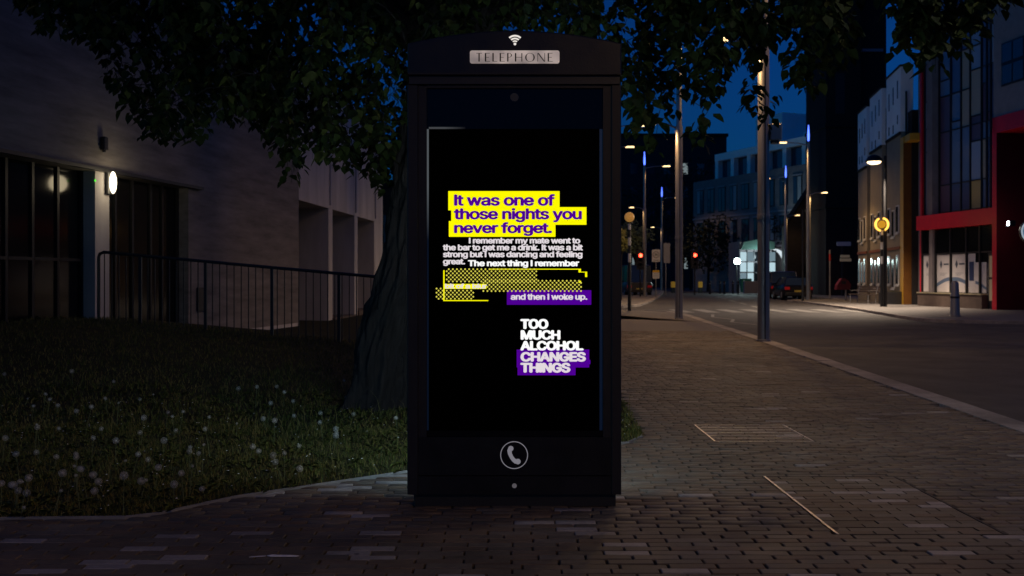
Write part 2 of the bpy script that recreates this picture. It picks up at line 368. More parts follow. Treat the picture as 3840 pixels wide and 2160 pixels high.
for a, b in list(zip(zz, zz[1:]))[3:]:
    soup('road_marking', [(a[0],a[1],-0.095),(a[0]+0.12,a[1],-0.095),(b[0]+0.12,b[1],-0.095),(b[0],b[1],-0.095)], [(0,1,2,3)], M_white, road)
for y in (47, 53, 59, 65, 71, 80):
    soup('road_marking', [(11.6+(y-47)*0.13,y,-0.095),(11.75+(y-47)*0.13,y,-0.095),(12.1+(y-47)*0.13,y+3,-0.095),(11.95+(y-47)*0.13,y+3,-0.095)], [(0,1,2,3)], M_white, road)
for (x, y) in ((13.6,28.4),(15,27.6),(17,27.2),(19,26.8)):   # worn setts strip edge by the side turning
    soup('road_marking', [(x,y,-0.095),(x+1.2,y-0.2,-0.095),(x+1.2,y-0.1,-0.095),(x,y+0.1,-0.095)], [(0,1,2,3)], M_white, road)

# ------------------------------------------------------------------ lawn, grass, dandelions
def sm(t): t = min(1, max(0, t)); return t*t*(3-2*t)
def lawn_z(x, y):
    edge = max(0, y - lawn_front(min(x, 1.1)))
    rise = 0.63*sm((y-6.6)/9.0)*min(1.05, max(0, (0.6-x)/6.6))
    rise *= 1 - 0.9*sm((y-15.6)/7.0)
    return 0.02*min(1, edge/0.12) + rise + (0.012*noise.noise(Vector((x*2.2, y*2.2, 0))) + 0.012*noise.noise(Vector((x*6, y*6, 1))))*min(1, edge/0.5)
ys = np.concatenate([np.arange(5.3, 12, 0.12), np.arange(12, 18, 0.3), np.arange(18, 42.1, 1.2)]); xs_n = 90
V = []; F = []
for y in ys:
    xr = None
    if y > 8.35: xr = lawn_right(y)
    else:
        cand = [x for x in np.linspace(-8, 1.1, 400) if lawn_front(x) < y]
        xr = max(cand) if cand else None
    if xr is None: continue
    for i in range(xs_n):
        t = i/(xs_n-1); x = -9.5 + (xr+9.5)*(1-(1-t)**1.6)
        V.append((x, y, lawn_z(x, y) - (0.02 if i == xs_n-1 else 0)))
nr = len(V)//xs_n
for r_ in range(nr-1):
    for i in range(xs_n-1):
        a = r_*xs_n+i; F.append((a, a+1, a+xs_n+1, a+xs_n))
lawn = struct(soup('lawn', V, F, M_soil, smooth=True), 'unmown lawn rising towards the concrete building')
edge_pts = [Vector((x,y,0)) for x,y in lawn_edge[1:10]]
es = MB()
for a, b in zip(edge_pts, edge_pts[1:]):
    d = (b-a).normalized(); n_ = Vector((-d.y,d.x,0))*0.022
    es.add([a+Vector((0,0,-0.06)), b+Vector((0,0,-0.06)), b+n_+Vector((0,0,-0.06)), a+n_+Vector((0,0,-0.06)), a+Vector((0,0,0.012)), b+Vector((0,0,0.012)), b+n_+Vector((0,0,0.012)), a+n_+Vector((0,0,0.012))],
           [(4,5,6,7),(0,1,5,4),(2,3,7,6),(3,0,4,7),(1,2,6,5)])
es.build('edging_strip', mat('edging_concrete', (0.24,0.23,0.22), 0.8, 0.2, var=0.2, vscale=9), lawn)
def lawn_points(n, y0, y1, x0=-6.5, x1=1.3):
    out = []
    while len(out) < n:
        y = y0 + (y1-y0)*random.random()**1.25; x = random.uniform(max(x0, -0.60*y-0.4), x1)
        if in_lawn(x, y) and y - lawn_front(min(x,1.1)) > 0.01: out.append((x, y))
    return out
def grass_blades(pts, h0, h1, w):
    n = len(pts); P0 = np.array([(x, y, lawn_z(x, y)-0.004) for x, y in pts])
    cl = np.array([noise.noise(Vector((x*1.7, y*1.7, 5))) for x, y in pts])
    h = rng.uniform(h0, h1, n)*(1+0.6*cl); a = rng.uniform(0, 2*math.pi, n); le = rng.uniform(0.15, 0.9, n)*h; la = rng.uniform(0, 2*math.pi, n)
    s = np.stack([np.cos(a), np.sin(a), np.zeros(n)], 1)*(w*rng.uniform(0.6,1.3,n))[:,None]/2
    L = np.stack([np.cos(la), np.sin(la), np.zeros(n)], 1)
    up = np.zeros((n,3)); up[:,2] = 1
    mid = P0 + up*(h*0.6)[:,None] + L*(le*0.3)[:,None]; tip = P0 + up*h[:,None] + L*le[:,None]
    Vv = np.stack([P0-s, P0+s, mid+s*0.7, mid-s*0.7, tip], 1).reshape(-1,3)
    i = np.arange(n)*5
    Ff = np.concatenate([np.stack([i,i+1,i+2],1), np.stack([i,i+2,i+3],1), np.stack([i+3,i+2,i+4],1)])
    mm = np.where(rng.random(n) < 0.36 + 0.5*np.clip(-cl,0,1), 1, np.where(rng.random(n) < 0.45, 2, 0))
    return Vv, Ff, np.concatenate([mm]*3)
g1 = grass_blades(lawn_points(42000, 5.4, 8.6, -4.8), 0.014, 0.052, 0.0045)
g2 = grass_blades(lawn_points(36000, 8.2, 16.0, -8.5), 0.02, 0.065, 0.009)
g3 = grass_blades(lawn_points(900, 5.4, 11, -5.5), 0.12, 0.24, 0.004)
off = 0; VV = []; FF = []; MM = []
for v, f, m_ in (g1, g2, g3):
    VV.append(v); FF.append(f+off); MM.append(m_); off += len(v)
# broad basal leaves and tiny daisies in among the blades
bv = []; bf = []; bmi = []
for x, y in lawn_points(1500, 5.45, 10.5, -5):
    z = lawn_z(x, y); a0 = random.uniform(0, 6.28)
    for k in range(random.randint(2, 4)):
        a = a0 + k*1.9 + random.uniform(-.4,.4); l = random.uniform(0.03, 0.08); w = l*0.17; d = Vector((math.cos(a), math.sin(a), 0)); s = Vector((-d.y, d.x, 0))*w
        b = Vector((x,y,z)); o_ = len(bv)
        bv += [b, b+d*l*.55+s+Vector((0,0,l*.45)), b+d*l+Vector((0,0,l*.4)), b+d*l*.55-s+Vector((0,0,l*.45))]; bf += [(o_,o_+1,o_+2),(o_,o_+2,o_+3)]; bmi += [2 if random.random()<.5 else 0]*2
VV.append(np.array([tuple(q) for q in bv])); FF.append(np.array(bf)+off); MM.append(np.array(bmi)); off += len(bv)
dv = []; df = []; dm = []
for x, y in lawn_points(230, 5.5, 9.5, -5):
    z = lawn_z(x, y) + random.uniform(0.03, 0.06); r_ = random.uniform(0.005, 0.009); o_ = len(dv)
    dv += [(x,y,z+0.004)] + [(x+r_*math.cos(k*1.257), y+r_*math.sin(k*1.257), z) for k in range(5)]; df += [(o_, o_+1+k, o_+1+(k+1)%5) for k in range(5)]; dm += [3]*5
VV.append(np.array(dv)); FF.append(np.array(df)+off); MM.append(np.array(dm))
o = soup('grass', np.concatenate(VV), np.concatenate(FF), M_grass + [mat('daisy_white', (0.6,0.6,0.55), 0.8, 0.2)], None, np.concatenate(MM))
tag(o, 'ragged unmown grass growing over the lawn', 'grass', kind='stuff')

def clock_mesh():
    """dandelion seed head: a small core, spokes and parachute stars on a sphere"""
    b = MB(); b.ball((0,0,0), 0.0055, 8); N = 88; r0 = 0.0255
    for i in range(N):
        t = math.acos(1-2*(i+0.5)/N); p = i*2.39996; d = Vector((math.sin(t)*math.cos(p), math.sin(t)*math.sin(p), math.cos(t)))
        a = d.orthogonal().normalized(); c = d.cross(a); rr = r0*random.uniform(0.9,1.05); e = d*rr*0.93
        b.add([d*0.005+a*0.0003, d*0.005-a*0.0003, e], [(0,1,2)])
        for k in range(5):
            q = a*math.cos(k*1.2566+i) + c*math.sin(k*1.2566+i); s = d.cross(q)*0.0007
            b.add([e+s, e-s, d*rr+q*0.0058], [(0,1,2)])
    me = b.build('seed_head', M_clock).data
    bpy.data.objects.remove(bpy.data.objects['seed_head'])
    return me
CL = [clock_mesh() for _ in range(3)]
spots = [(104,1503),(126,1520),(187,1500),(171,1480),(287,1540),(217,1522),(140,1600),(138,1590),(380,1606),(540,1564),(630,1545),(647,1560),(660,1612),(785,1562),(888,1586),(1030,1580),(1103,1558),(1200,1582),(1485,1565),(1260,1632),(1262,1622),(765,1665),(745,1698),(948,1672),(1122,1670),(1024,1705),(1033,1730),(518,1701),(470,1725),(713,1675),(285,1700),(286,1712),(136,1694),(305,1756),(350,1778),(285,1782),(369,1803),(248,1825),(194,1843),(108,1792),(42,1815),(68,1837),(78,1818),(6,1810),(100,1846),(465,1782),(594,1750),(612,1792),(530,1801),(548,1798),(653,1818),(628,1833),(758,1830),(815,1829),(535,1868),(400,1905),(278,1898),(364,1900),(512,1848),(680,1783),(355,1838),(1066,1468),(894,1456),(445,1510),(525,1506),(350,1640),(435,1650),(615,1650),(710,1690),(525,1620),(230,1840),(1015,1510),(1290,1430),(1300,1490),(395,1495),(270,1425),(427,1447),(575,1480),(20,1640),(60,1700),(970,1690),(890,1800),(1000,1770),(1150,1790),(90,1900),(180,1890),(700,1855)]
for i in range(28): spots.append((random.uniform(0, 1450), random.uniform(1440, 1900)))
def place_on_lawn(px, py, h):
    y = gy(py, 0.1)
    for _ in range(8):
        x = (px-1920)/FPX*y; y = gy(py, lawn_z(x, y)+h)
    return (px-1920)/FPX*y, y
for i, (px, py) in enumerate(spots):
    h = random.uniform(0.11, 0.24) if i % 4 else random.uniform(0.06, 0.1)
    x, y = place_on_lawn(px, py, h)
    if not in_lawn(x, y) or y > 15: continue
    z = lawn_z(x, y)
    lx, ly = random.uniform(-0.04,0.04), random.uniform(-0.03,0.03)
    t = thing('dandelion', 'white dandelion seed head on a thin stem in the unmown grass', 'dandelion', (x-lx, y-ly, z-0.01), 0, 'dandelion clocks in the lawn')
    MB().tube([(0,0,0),(lx*0.4,ly*0.4,h*0.5),(lx,ly,h)], [0.0022,0.0018,0.0015], 5).build('stem', M_stem, t)
    o = link('seed_head', CL[i%3], t, (lx,ly,h+0.006)); s = random.uniform(0.60, 0.98) if i % 7 else 0.42; o.scale = (s,s,s*random.uniform(0.85,1)); o.rotation_euler = (random.random(),random.random(),random.random()*6)
# ------------------------------------------------------------------ telephone kiosk
KY = 5.8; KS = FPX/KY; KX = (1928.5-1920)/KS
kx = lambda px: (px-1928.5)/KS
kz = lambda py: CAM_H + (HOR-py)/KS
kiosk = thing('telephone_kiosk', 'tall black telephone kiosk with a poster screen and lit TELEPHONE sign', 'kiosk', (KX, KY, 0))
D = 0.22
MB().bbox(kx(1550),kx(2312),0.03,D-0.03,0,kz(1852)+0.0,0.008).build('plinth', M_dkmetal, kiosk)
b = MB(); b.bbox(kx(1527),kx(1568),0,D,kz(1855),kz(316),0.006); b.build('stile', M_black2, kiosk)
b = MB(); b.bbox(kx(2292),kx(2330),0,D,kz(1855),kz(316),0.006); b.build('stile', M_black2, kiosk)
for a, c in ((1568.5,1599),(2262,2291.5)):
    MB().box(kx(a),kx(c),0.010,0.10,kz(1640),kz(320)).build('jamb', M_black2, kiosk)
MB().box(kx(1568.5),kx(2291.5),0.06,D-0.01,kz(1854),kz(317)).build('core', M_dkmetal, kiosk)
MB().box(kx(1599.5),kx(2261.5),0.008,0.059,kz(329),kz(318)).build('head_rail', M_black2, kiosk)
b = MB(); b.box(kx(1568.5),kx(2291.5),0.004,0.058,kz(1783),kz(1640)); lowp = b.build('lower_panel', M_black, kiosk)
b = MB(); b.box(kx(1568.5),kx(2291.5),0.004,0.058,kz(1855),kz(1786.5)); kick = b.build('kick_panel', M_black, kiosk)
glass = MB().box(kx(1599.5),kx(2261.5),0.024,0.058,kz(1639),kz(329.5)).build('glass_front', M_glassblk, kiosk)
MB().box(kx(1607),kx(2249),D-0.009,D-0.004,kz(1616),kz(482)).build('rear_display', emat('rear_display_light', (0.62,0.86,1.0), 6.0), kiosk)
# arched cap
def arc(x0, x1, z0, rise, n=14): return [(x0+(x1-x0)*i/n, z0 + rise*(1-(2*i/n-1)**2)) for i in range(n+1)]
prof = [(kx(1529),kz(285)),(kx(2329),kz(285))] + list(reversed(arc(kx(1529), kx(2329), kz(166), (166-118)/KS)))
cap = MB().prism_xz(prof, -0.025, D+0.025).build('roof_cap', M_black, kiosk)
bv_ = cap.modifiers.new('b', 'BEVEL'); bv_.width = 0.008; bv_.segments = 2; bv_.limit_method = 'ANGLE'
MB().box(kx(1534),kx(2324),-0.008,D+0.01,kz(316),kz(285.5)).build('cornice', M_dkmetal, kiosk)
MB().box(kx(1531),kx(2327),-0.030,-0.0255,kz(283),kz(276)).build('drip_moulding', M_black2, cap)
# opal telephone sign
def rrect(x0, x1, z0, z1, r, n=4):
    out = []
    for cx, cz, a0 in ((x1-r,z1-r,0),(x0+r,z1-r,90),(x0+r,z0+r,180),(x1-r,z0+r,270)):
        out += [(cx+r*math.cos(R(a0+90*i/n)), cz+r*math.sin(R(a0+90*i/n))) for i in range(n+1)]
    return list(reversed(out))
def sign_mat():
    m = bpy.data.materials.new('opal_backlit_sign'); m.use_nodes = True; nt = m.node_tree; b = nt.nodes['Principled BSDF']
    b.inputs['Base Color'].default_value = (0.6,0.55,0.5,1); b.inputs['Roughness'].default_value = 0.35
    tc = nt.nodes.new('ShaderNodeTexCoord'); n = nt.nodes.new('ShaderNodeTexNoise'); n.inputs['Scale'].default_value = 9; n.inputs['Detail'].default_value = 2
    r = nt.nodes.new('ShaderNodeValToRGB'); e = r.color_ramp.elements; e[0].position = 0.35; e[1].position = 0.7
    e[0].color = (0.20,0.165,0.15,1); e[1].color = (0.46,0.37,0.33,1)
    nt.links.new(tc.outputs['Object'], n.inputs['Vector']); nt.links.new(n.outputs['Fac'], r.inputs[0]); nt.links.new(r.outputs[0], b.inputs['Emission Color']); b.inputs['Emission Strength'].default_value = 0.85
    return m
sign = MB().prism_xz(rrect(kx(1763),kx(2097),kz(242),kz(194),0.012), -0.033, -0.0255).build('sign_panel', sign_mat(), cap)
def flat_strokes(strokes, y):
    b = MB()
    for s in strokes:
        if s[0] == 'p': poly = s[1]; b.add([(x,y,z) for x,z in poly], [tuple(range(len(poly)))])
    return b
Z0, Z1 = 235.5, 204.0
def bar(x, w, a=Z0, b=Z1): return [(kx(x),kz(a)),(kx(x+w),kz(a)),(kx(x+w),kz(b)),(kx(x),kz(b))]
def hb(x0, x1, y, t=1.5): return [(kx(x0),kz(y+t)),(kx(x1),kz(y+t)),(kx(x1),kz(y)),(kx(x0),kz(y))]
L = MB(); lay = -0.0345
def pl(poly): L.add([(x,lay,z) for x,z in poly], [tuple(range(len(poly)))])
def let_T(x): pl(bar(x+8,4.6)); pl(hb(x,x+21,204))
def let_E(x): pl(bar(x,4.8)); pl(hb(x+4.8,x+18,204)); pl(hb(x+4.8,x+15,219)); pl(hb(x+4.8,x+19,234))
def let_L(x): pl(bar(x,4.8)); pl(hb(x+4.8,x+18,234))
def let_P(x):
    pl(bar(x,4.8)); ring(x+6, 212.2, 11.5, 8.2, -90, 90, 3.6); pl(hb(x+4.8,x+7,204)); pl(hb(x+4.8,x+7,219))
def let_H(x): pl(bar(x,5)); pl(bar(x+24,3.4)); pl(hb(x+5,x+24,219))
def let_N(x): pl(bar(x,2)); pl(bar(x+26,2)); pl([(kx(x),kz(204)),(kx(x+5),kz(204)),(kx(x+28),kz(236)),(kx(x+24),kz(236))])
def ring(cx, cy, rx, ry, a0, a1, t, n=14):
    for i in range(n):
        q = [R(a0+(a1-a0)*(i+j)/n) for j in (0,1)]
        f = lambda a: 0.6 + (t-0.6)*abs(math.cos(a))
        o_ = [(kx(cx+rx*math.cos(a)), kz(cy-ry*math.sin(a))) for a in q]; i_ = [(kx(cx+(rx-f(a))*math.cos(a)), kz(cy-(ry-1.2)*math.sin(a))) for a in q]
        pl([o_[0],o_[1],i_[1],i_[0]])
let_T(1787); let_E(1819); let_L(1847); let_E(1874); let_P(1902); let_H(1931); ring(1987,220,18,16.2,0,360,5,24); let_N(2015); let_E(2053)
L.build('sign_lettering', mat('sign_ink', (0.006,0.005,0.005), 0.6, 0.2), cap)
# wifi mark
W = MB(); wc = (1931, 169)
for r0, r1 in ((27.5,34),(17.5,23.5),(8.5,13.5)):
    n = 14
    for i in range(n):
        a = [R(47+86*(i+j)/n) for j in (0,1)]
        pts = [(r1,a[0]),(r1,a[1]),(r0,a[1]),(r0,a[0])]
        W.add([(kx(wc[0]+r*math.cos(t)), -0.0275, kz(wc[1]-r*math.sin(t))) for r,t in pts], [(0,1,2,3)])
W.add([(kx(wc[0]+5*math.cos(k*.5236)), -0.0275, kz(wc[1]-5*math.sin(k*.5236))) for k in range(12)], [tuple(range(12))])
W.build('wireless_mark', emat('lit_mark', (1.0,0.93,0.86), 0.85), cap)
# sensor disc, telephone mark, lock
def disc(b, px, py, r, y, n=24): b.add([(kx(px+r*math.cos(2*math.pi*k/n)), y, kz(py-r*math.sin(2*math.pi*k/n))) for k in range(n)], [tuple(range(n))]); return b
disc(MB(), 1929, 362, 16, 0.022).build('sensor_disc', mat('sensor_grey', (0.05,0.055,0.06), 0.4, 0.4), glass)
T = MB(); n = 48
for i in range(n):
    a = [2*math.pi*(i+j)/n for j in (0,1)]
    T.add([(kx(1928+r*math.cos(t)), 0.0025, kz(1707-r*math.sin(t))) for r,t in ((52,a[0]),(52,a[1]),(49,a[1]),(49,a[0]))], [(0,1,2,3)])
g = 0.414
def hpt(x, y): return (1928 + x*g, 1707 + y*g)
path = [(-36,-62),(-42,-40),(-38,-12),(-24,18),(-6,42),(14,58),(30,62)]; wd = [18,20,18,17,18,20,18]
for i in range(len(path)-1):
    (xa,ya),(xb,yb) = path[i], path[i+1]
    def nrm(i):
        p = path[max(0,i-1)]; q = path[min(len(path)-1,i+1)]; l = math.hypot(q[0]-p[0],q[1]-p[1]); return ((q[1]-p[1])/l, -(q[0]-p[0])/l)
    n1, n2 = nrm(i), nrm(i+1)
    pp = [hpt(xa+n1[0]*wd[i],ya+n1[1]*wd[i]), hpt(xb+n2[0]*wd[i+1],yb+n2[1]*wd[i+1]), hpt(xb-n2[0]*wd[i+1],yb-n2[1]*wd[i+1]), hpt(xa-n1[0]*wd[i],ya-n1[1]*wd[i])]
    T.add([(kx(x),0.0025,kz(y)) for x,y in pp], [(0,1,2,3)])
disc(T, *hpt(-30,-60), 24*g, 0.0015); disc(T, *hpt(34,58), 25*g, 0.0015)
T.build('telephone_mark', mat('glowing_print', (0.45,0.45,0.48), 0.6, 0.3, emit=(0.5,0.5,0.56), estr=0.28), lowp)  # printed mark is given a slight glow of its own
disc(MB(), 1929, 1822, 9, 0.0025).build('lock', mat('lock_steel_glow', (0.4,0.4,0.41), 0.5, 0.5, emit=(0.4,0.4,0.42), estr=0.12), kick)  # steel lock is given a faint glow in its own grey
# display and its poster
disp = MB().box(kx(1607),kx(2249),0.018,0.0235,kz(1616),kz(482)).build('display', M_screen, kiosk)
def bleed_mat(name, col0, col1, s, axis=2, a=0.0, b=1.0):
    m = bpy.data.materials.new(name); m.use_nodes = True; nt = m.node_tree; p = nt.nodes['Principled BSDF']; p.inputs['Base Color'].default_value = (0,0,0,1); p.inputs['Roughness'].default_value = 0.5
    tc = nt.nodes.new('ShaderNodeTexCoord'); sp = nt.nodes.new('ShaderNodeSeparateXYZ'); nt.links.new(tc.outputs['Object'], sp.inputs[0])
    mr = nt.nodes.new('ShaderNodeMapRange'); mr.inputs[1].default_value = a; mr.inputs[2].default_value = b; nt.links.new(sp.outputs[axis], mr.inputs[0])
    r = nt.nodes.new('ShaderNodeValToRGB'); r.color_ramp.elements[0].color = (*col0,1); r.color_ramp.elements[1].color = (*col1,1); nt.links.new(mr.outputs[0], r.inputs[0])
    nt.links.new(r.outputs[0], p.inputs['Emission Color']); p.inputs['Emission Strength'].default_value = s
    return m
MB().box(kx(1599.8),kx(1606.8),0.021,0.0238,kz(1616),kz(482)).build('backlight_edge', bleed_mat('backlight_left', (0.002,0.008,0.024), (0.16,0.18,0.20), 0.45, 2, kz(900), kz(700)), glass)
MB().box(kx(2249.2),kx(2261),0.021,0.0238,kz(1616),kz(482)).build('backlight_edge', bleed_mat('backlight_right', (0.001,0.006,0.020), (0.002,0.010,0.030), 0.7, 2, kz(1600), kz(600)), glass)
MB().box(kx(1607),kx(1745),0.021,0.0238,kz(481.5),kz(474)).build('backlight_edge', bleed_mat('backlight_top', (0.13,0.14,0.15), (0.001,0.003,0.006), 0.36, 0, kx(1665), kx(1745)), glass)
A = lambda x: kx(1560 + x*0.5521); B = lambda y: kz(660 + y*0.5521)      # poster measured in an enlarged crop
def blk(polys, y):
    b = MB()
    for p in polys: b.add([(A(x),y,B(z)) for x,z in p], [tuple(range(len(p)))])
    return b
E_y = emat('poster_yellow', srgb(255,250,0), 1.0); E_p = emat('poster_purple', srgb(78,0,145), 1.0); E_g = emat('poster_grey_white', srgb(226,217,222), 1.0); E_w = emat('poster_white', (1,1,1), 1.0)
rc = lambda x0,y0,x1,y1: [(x0,y1),(x1,y1),(x1,y0),(x0,y0)]
blk([rc(218,101,976,232), rc(238,210,1159,330), rc(222,305,948,412)], 0.0165).build('yellow_block', E_y, disp)
blk([rc(617,776,1192,875)], 0.0165).build('purple_block', E_p, disp)
blk([rc(684,1180,1178,1302), rc(690,1250,1186,1280), rc(690,1280,1085,1355)], 0.0165).build('purple_block', E_p, disp)
tx = lambda nm, s, x0, x1, zb, zt, m, bold=0.078, ref='I': text_mesh(nm, s, A(x0), A(x1), B(zb), B(zt), 0.0145, m, disp, bold, ref)
tx('poster_lettering','It was one of',257,945,201,124,E_p); tx('poster_lettering','those nights you',255,1128,294,218,E_p,ref='h'); tx('poster_lettering','never forget.',257,925,388,312,E_p,ref='f')
tx('poster_lettering','I remember my mate went to',358,1117,458,418,E_g,0.08); tx('poster_lettering','the bar to get me a drink. It was a bit',181,1135,505,464,E_g,0.08,'h')
tx('poster_lettering','strong but I was dancing and feeling',182,1132,552,511,E_g,0.08,'b'); tx('poster_lettering','great.',182,333,600,560,E_g,0.08)
tx('poster_lettering','The next thing I remember',352,1110,613,571,E_w,0.085); tx('poster_lettering','and then I woke up.',643,1165,841,800,E_g,0.07)
for s, x0, x1, zt, zb, m in (('TOO',709,900,972,1040,E_w),('MUCH',711,982,1048,1113,E_w),('ALCOHOL',708,1139,1121,1186,E_w),('CHANGES',710,1155,1197,1262,E_g),('THINGS',709,1050,1270,1337,E_g)):
    text_mesh('poster_lettering', s, A(x0), A(x1), B(zb), B(zt), 0.0145, m, disp, 0.10, 'H')
blk([rc(184,640,193,850), rc(193,843,490,850), rc(500,630,1122,635), rc(1105,635,1122,655), rc(1122,650,1164,655), rc(1150,655,1164,686), rc(1106,712,1122,726)], 0.0165).build('yellow_line', E_y, disp)
blk([rc(190,733,478,767)], 0.0165).build('yellow_block', E_y, disp)
text_mesh('poster_lettering', 'bit of a blur', A(196), A(482), B(765), B(731), 0.0145, E_g, disp, 0.07, 'b')
dots = MB(); pit = 27.7
for (x0,x1,y0,y1) in ((205,826,633,718),(450,1135,712,794),(134,392,765,846)):
    r_ = 0; yy = y0
    k0 = int((y0-633)/(pit/2)); 
    while yy < y1:
        xx = math.floor(x0/pit)*pit + (pit/2 if (int(round((yy-633)/(pit/2)))%2) else 0)
        while xx < x1:
            if xx >= x0 and not (184 < xx < 484 and 726 < yy < 772):
                dots.add([(A(xx+6.4*math.cos(k*math.pi/3)), 0.0155, B(yy+6.4*math.sin(k*math.pi/3))) for k in range(6)], [tuple(range(5,-1,-1))])
            xx += pit
        yy += pit/2
dots.build('halftone_dots', emat('poster_dots', srgb(236,226,90), 0.85), disp)['kind'] = 'stuff'
tg = thing('litter_scrap', 'flattened pale scrap of litter lying on the dark brick paving', 'litter', P(1040, 2088, gy(2088)))
MB().prism_xy([(-0.03,-0.012),(0.09,-0.014),(0.105,0.0),(0.06,0.012),(0.0,0.014),(-0.028,0.02),(-0.05,0.004)], 0.003, 0.006).build('paper', mat('paper', (0.7,0.68,0.7), 0.4, 0.5, bump=0.6, bscale=30), tg)
MB().prism_xy([(-0.13,-0.02),(-0.06,-0.006),(-0.055,0.004),(-0.12,-0.008)], 0.003, 0.005).build('torn_strip', MATS['paper'], tg)

# ------------------------------------------------------------------ inspection covers
M_rust = mat('rusty_iron', (0.05,0.042,0.038), 0.75, 0.4, 0.3, var=0.3, vscale=30)
def cover(x0, x1, y0, y1, label, bars):
    t = thing('inspection_cover', label, 'manhole cover', (x0, y0, 0))
    w, d = x1-x0, y1-y0
    MB().box(0.01,w-0.01,0.01,d-0.01,-0.06,-0.012).build('tray', M_bed, t)
    fr = MB(); e = 0.014
    fr.box(0,e,0,d,-0.05,0.004); fr.build('frame_edge', M_steelb, t)
    MB().box(w-e,w,0,d,-0.05,0.0025).build('frame_edge', M_steelb if bars else M_rust, t); MB().box(e,w-e,0,0.008,-0.05,0.0015).build('frame_edge', M_steelb if bars else M_rust, t); MB().box(e,w-e,d-0.008,d,-0.05,0.0015).build('frame_edge', M_steelb if bars else M_rust, t)
    for yy in (0.12, d-0.12): MB().lathe([(0.016,0.001),(0.016,0.0035)], (0.035,yy,0), 10).build('lifting_point', M_rust, t)
    if bars:
        for k in range(1, bars+1):
            yy = d*k/(bars+1); MB().box(e+0.002,w-e-0.002,yy-0.004,yy+0.004,-0.03,0.003).build('bar', M_steelb, t)
    rows = int(round(d/PY))
    for r_ in range(rows):
        yy = r_*d/rows + (0.008 if r_ == 0 else 0.002); xx = 0.018 - (r_%2)*PX/2 - random.uniform(0,0.05)
        while xx < w-0.02:
            a, c = max(0.018, xx), min(w-0.018, xx+PX-0.009)
            if c-a > 0.03: MB().box(a,c,yy,(r_+1)*d/rows-(0.010 if r_ == rows-1 else 0.003),-0.0125,random.gauss(0,0.0010)).build('infill_brick', random.choices(BR, (3,3,3,1))[0], t)
            xx += PX
    return t
cover(*COVERS[0], 'square inspection cover with bright steel bars across its brick infill', 5)
cover(*COVERS[1], 'long inspection cover with a bright steel edge and plain brick infill', 0)

# ------------------------------------------------------------------ concrete building on the left
W1 = Facade((-8.10,10.0), (-5.55,25.9)); TOP = 6.85
bld = thing('concrete_building', 'board-marked concrete building with dark glazing and deep recessed bays', 'building', (W1.a[0], W1.a[1], 0), W1.rz)
uA, uB, uC, uD = W1.u(-40), W1.u(356), W1.u(409), W1.u(707)
zt = 3.13
wl = MB()
wl.box(0, W1.L, 0.0, 0.5, zt, TOP); wl.box(uD, W1.L, 0.0, 0.5, -0.5, zt-0.002); wl.box(0, 2.0, 0.0, 0.5, -0.5, zt-0.002)
wl.build('wall', M_conc, bld)
MB().box(uB, uC, -0.004, 0.498, -0.5, zt-0.003).build('pillar', M_conc2, bld)
MB().box(0, W1.u(748), -0.10, 0.30, zt+0.002, zt+0.06).build('window_head', M_dkmetal, bld)
MB().box(0, W1.L, -0.06, 0.5, TOP+0.002, TOP+0.14).build('coping', M_conc2, bld)
def glazing(u0, u1, mull, zb, mid=None):
    cuts = [u0] + mull + [u1]
    for m_ in cuts:
        MB().box(m_-0.03, m_+0.03, 0.205, 0.28, zb, zt-0.005).build('mullion', M_frame, bld)
    for a, c in zip(cuts, cuts[1:]):
        MB().box(a+0.036, c-0.036, 0.24, 0.26, zb, zt-0.005).build('pane', M_glass, bld)
        if mid: MB().box(a+0.036, c-0.036, 0.20, 0.239, mid-0.025, mid+0.025).build('transom', M_frame, bld)
glazing(2.03, uB-0.04, [W1.u(72)-2.2, W1.u(72), W1.u(170), W1.u(263)], 0.1, 1.63)
glazing(uC+0.04, uD-0.04, [W1.u(p) for p in (475,538,605,648)], 0.0)
MB().box(0.5, W1.L-0.2, 0.45, 4.0, -0.4, TOP-0.05).build('interior_block', mat('dark_interior', (0.01,0.01,0.01), 0.9, 0.1), bld)
MB().bbox(W1.u(736), W1.u(768), -0.05, -0.002, W1.z(750,1165), W1.z(750,1078), 0.006).build('wall_box', mat('brown_metal_box', (0.03,0.022,0.02), 0.5, 0.4), bld)
MB().box(0, W1.u(1112), -0.03, -0.001, -0.5, 0.16).build('base_course', M_conc2, bld)
sl = thing('security_camera', 'small dark box fixed high on the concrete wall above the glazing', 'security camera', (W1.a[0]+W1.c[0]*W1.u(380), W1.a[1]+W1.c[1]*W1.u(380), W1.z(380,535)), W1.rz)
MB().bbox(-0.06,0.06,-0.10,-0.01,-0.12,0.10,0.015).build('housing', M_dkmetal, sl); MB().tube([(0,-0.05,-0.12),(0,-0.05,-0.16)], [0.035,0.03], 12).build('lens_barrel', M_dkmetal, sl)
u_l = W1.u(403)
wlamp = thing('wall_lamp', 'bright oval wall lamp on the pillar between dark window bays', 'wall lamp', (W1.a[0]+W1.c[0]*u_l, W1.a[1]+W1.c[1]*u_l, W1.z(403,685)), W1.rz)
MB().bbox(-0.10,0.10,-0.06,-0.008,-0.20,0.20,0.02).build('back_plate', M_dkmetal, wlamp)
b = MB(); b.ball((0,0,0),1,16); b.v = [(x*0.085, y*0.045-0.105, z*0.19) for x,y,z in b.v]; b.build('opal_cover', emat('opal_warm', (1.0,0.86,0.58), 5.0), wlamp, True)
pointl(wlamp, (0,-0.45,0), 9.0, (1.0,0.82,0.52), 0.15)
MB().box(-0.40,-0.37,-0.02,-0.004,-0.015,0.015).build('status_light', emat('green_led', (0.1,1,0.05), 1.2), wlamp)
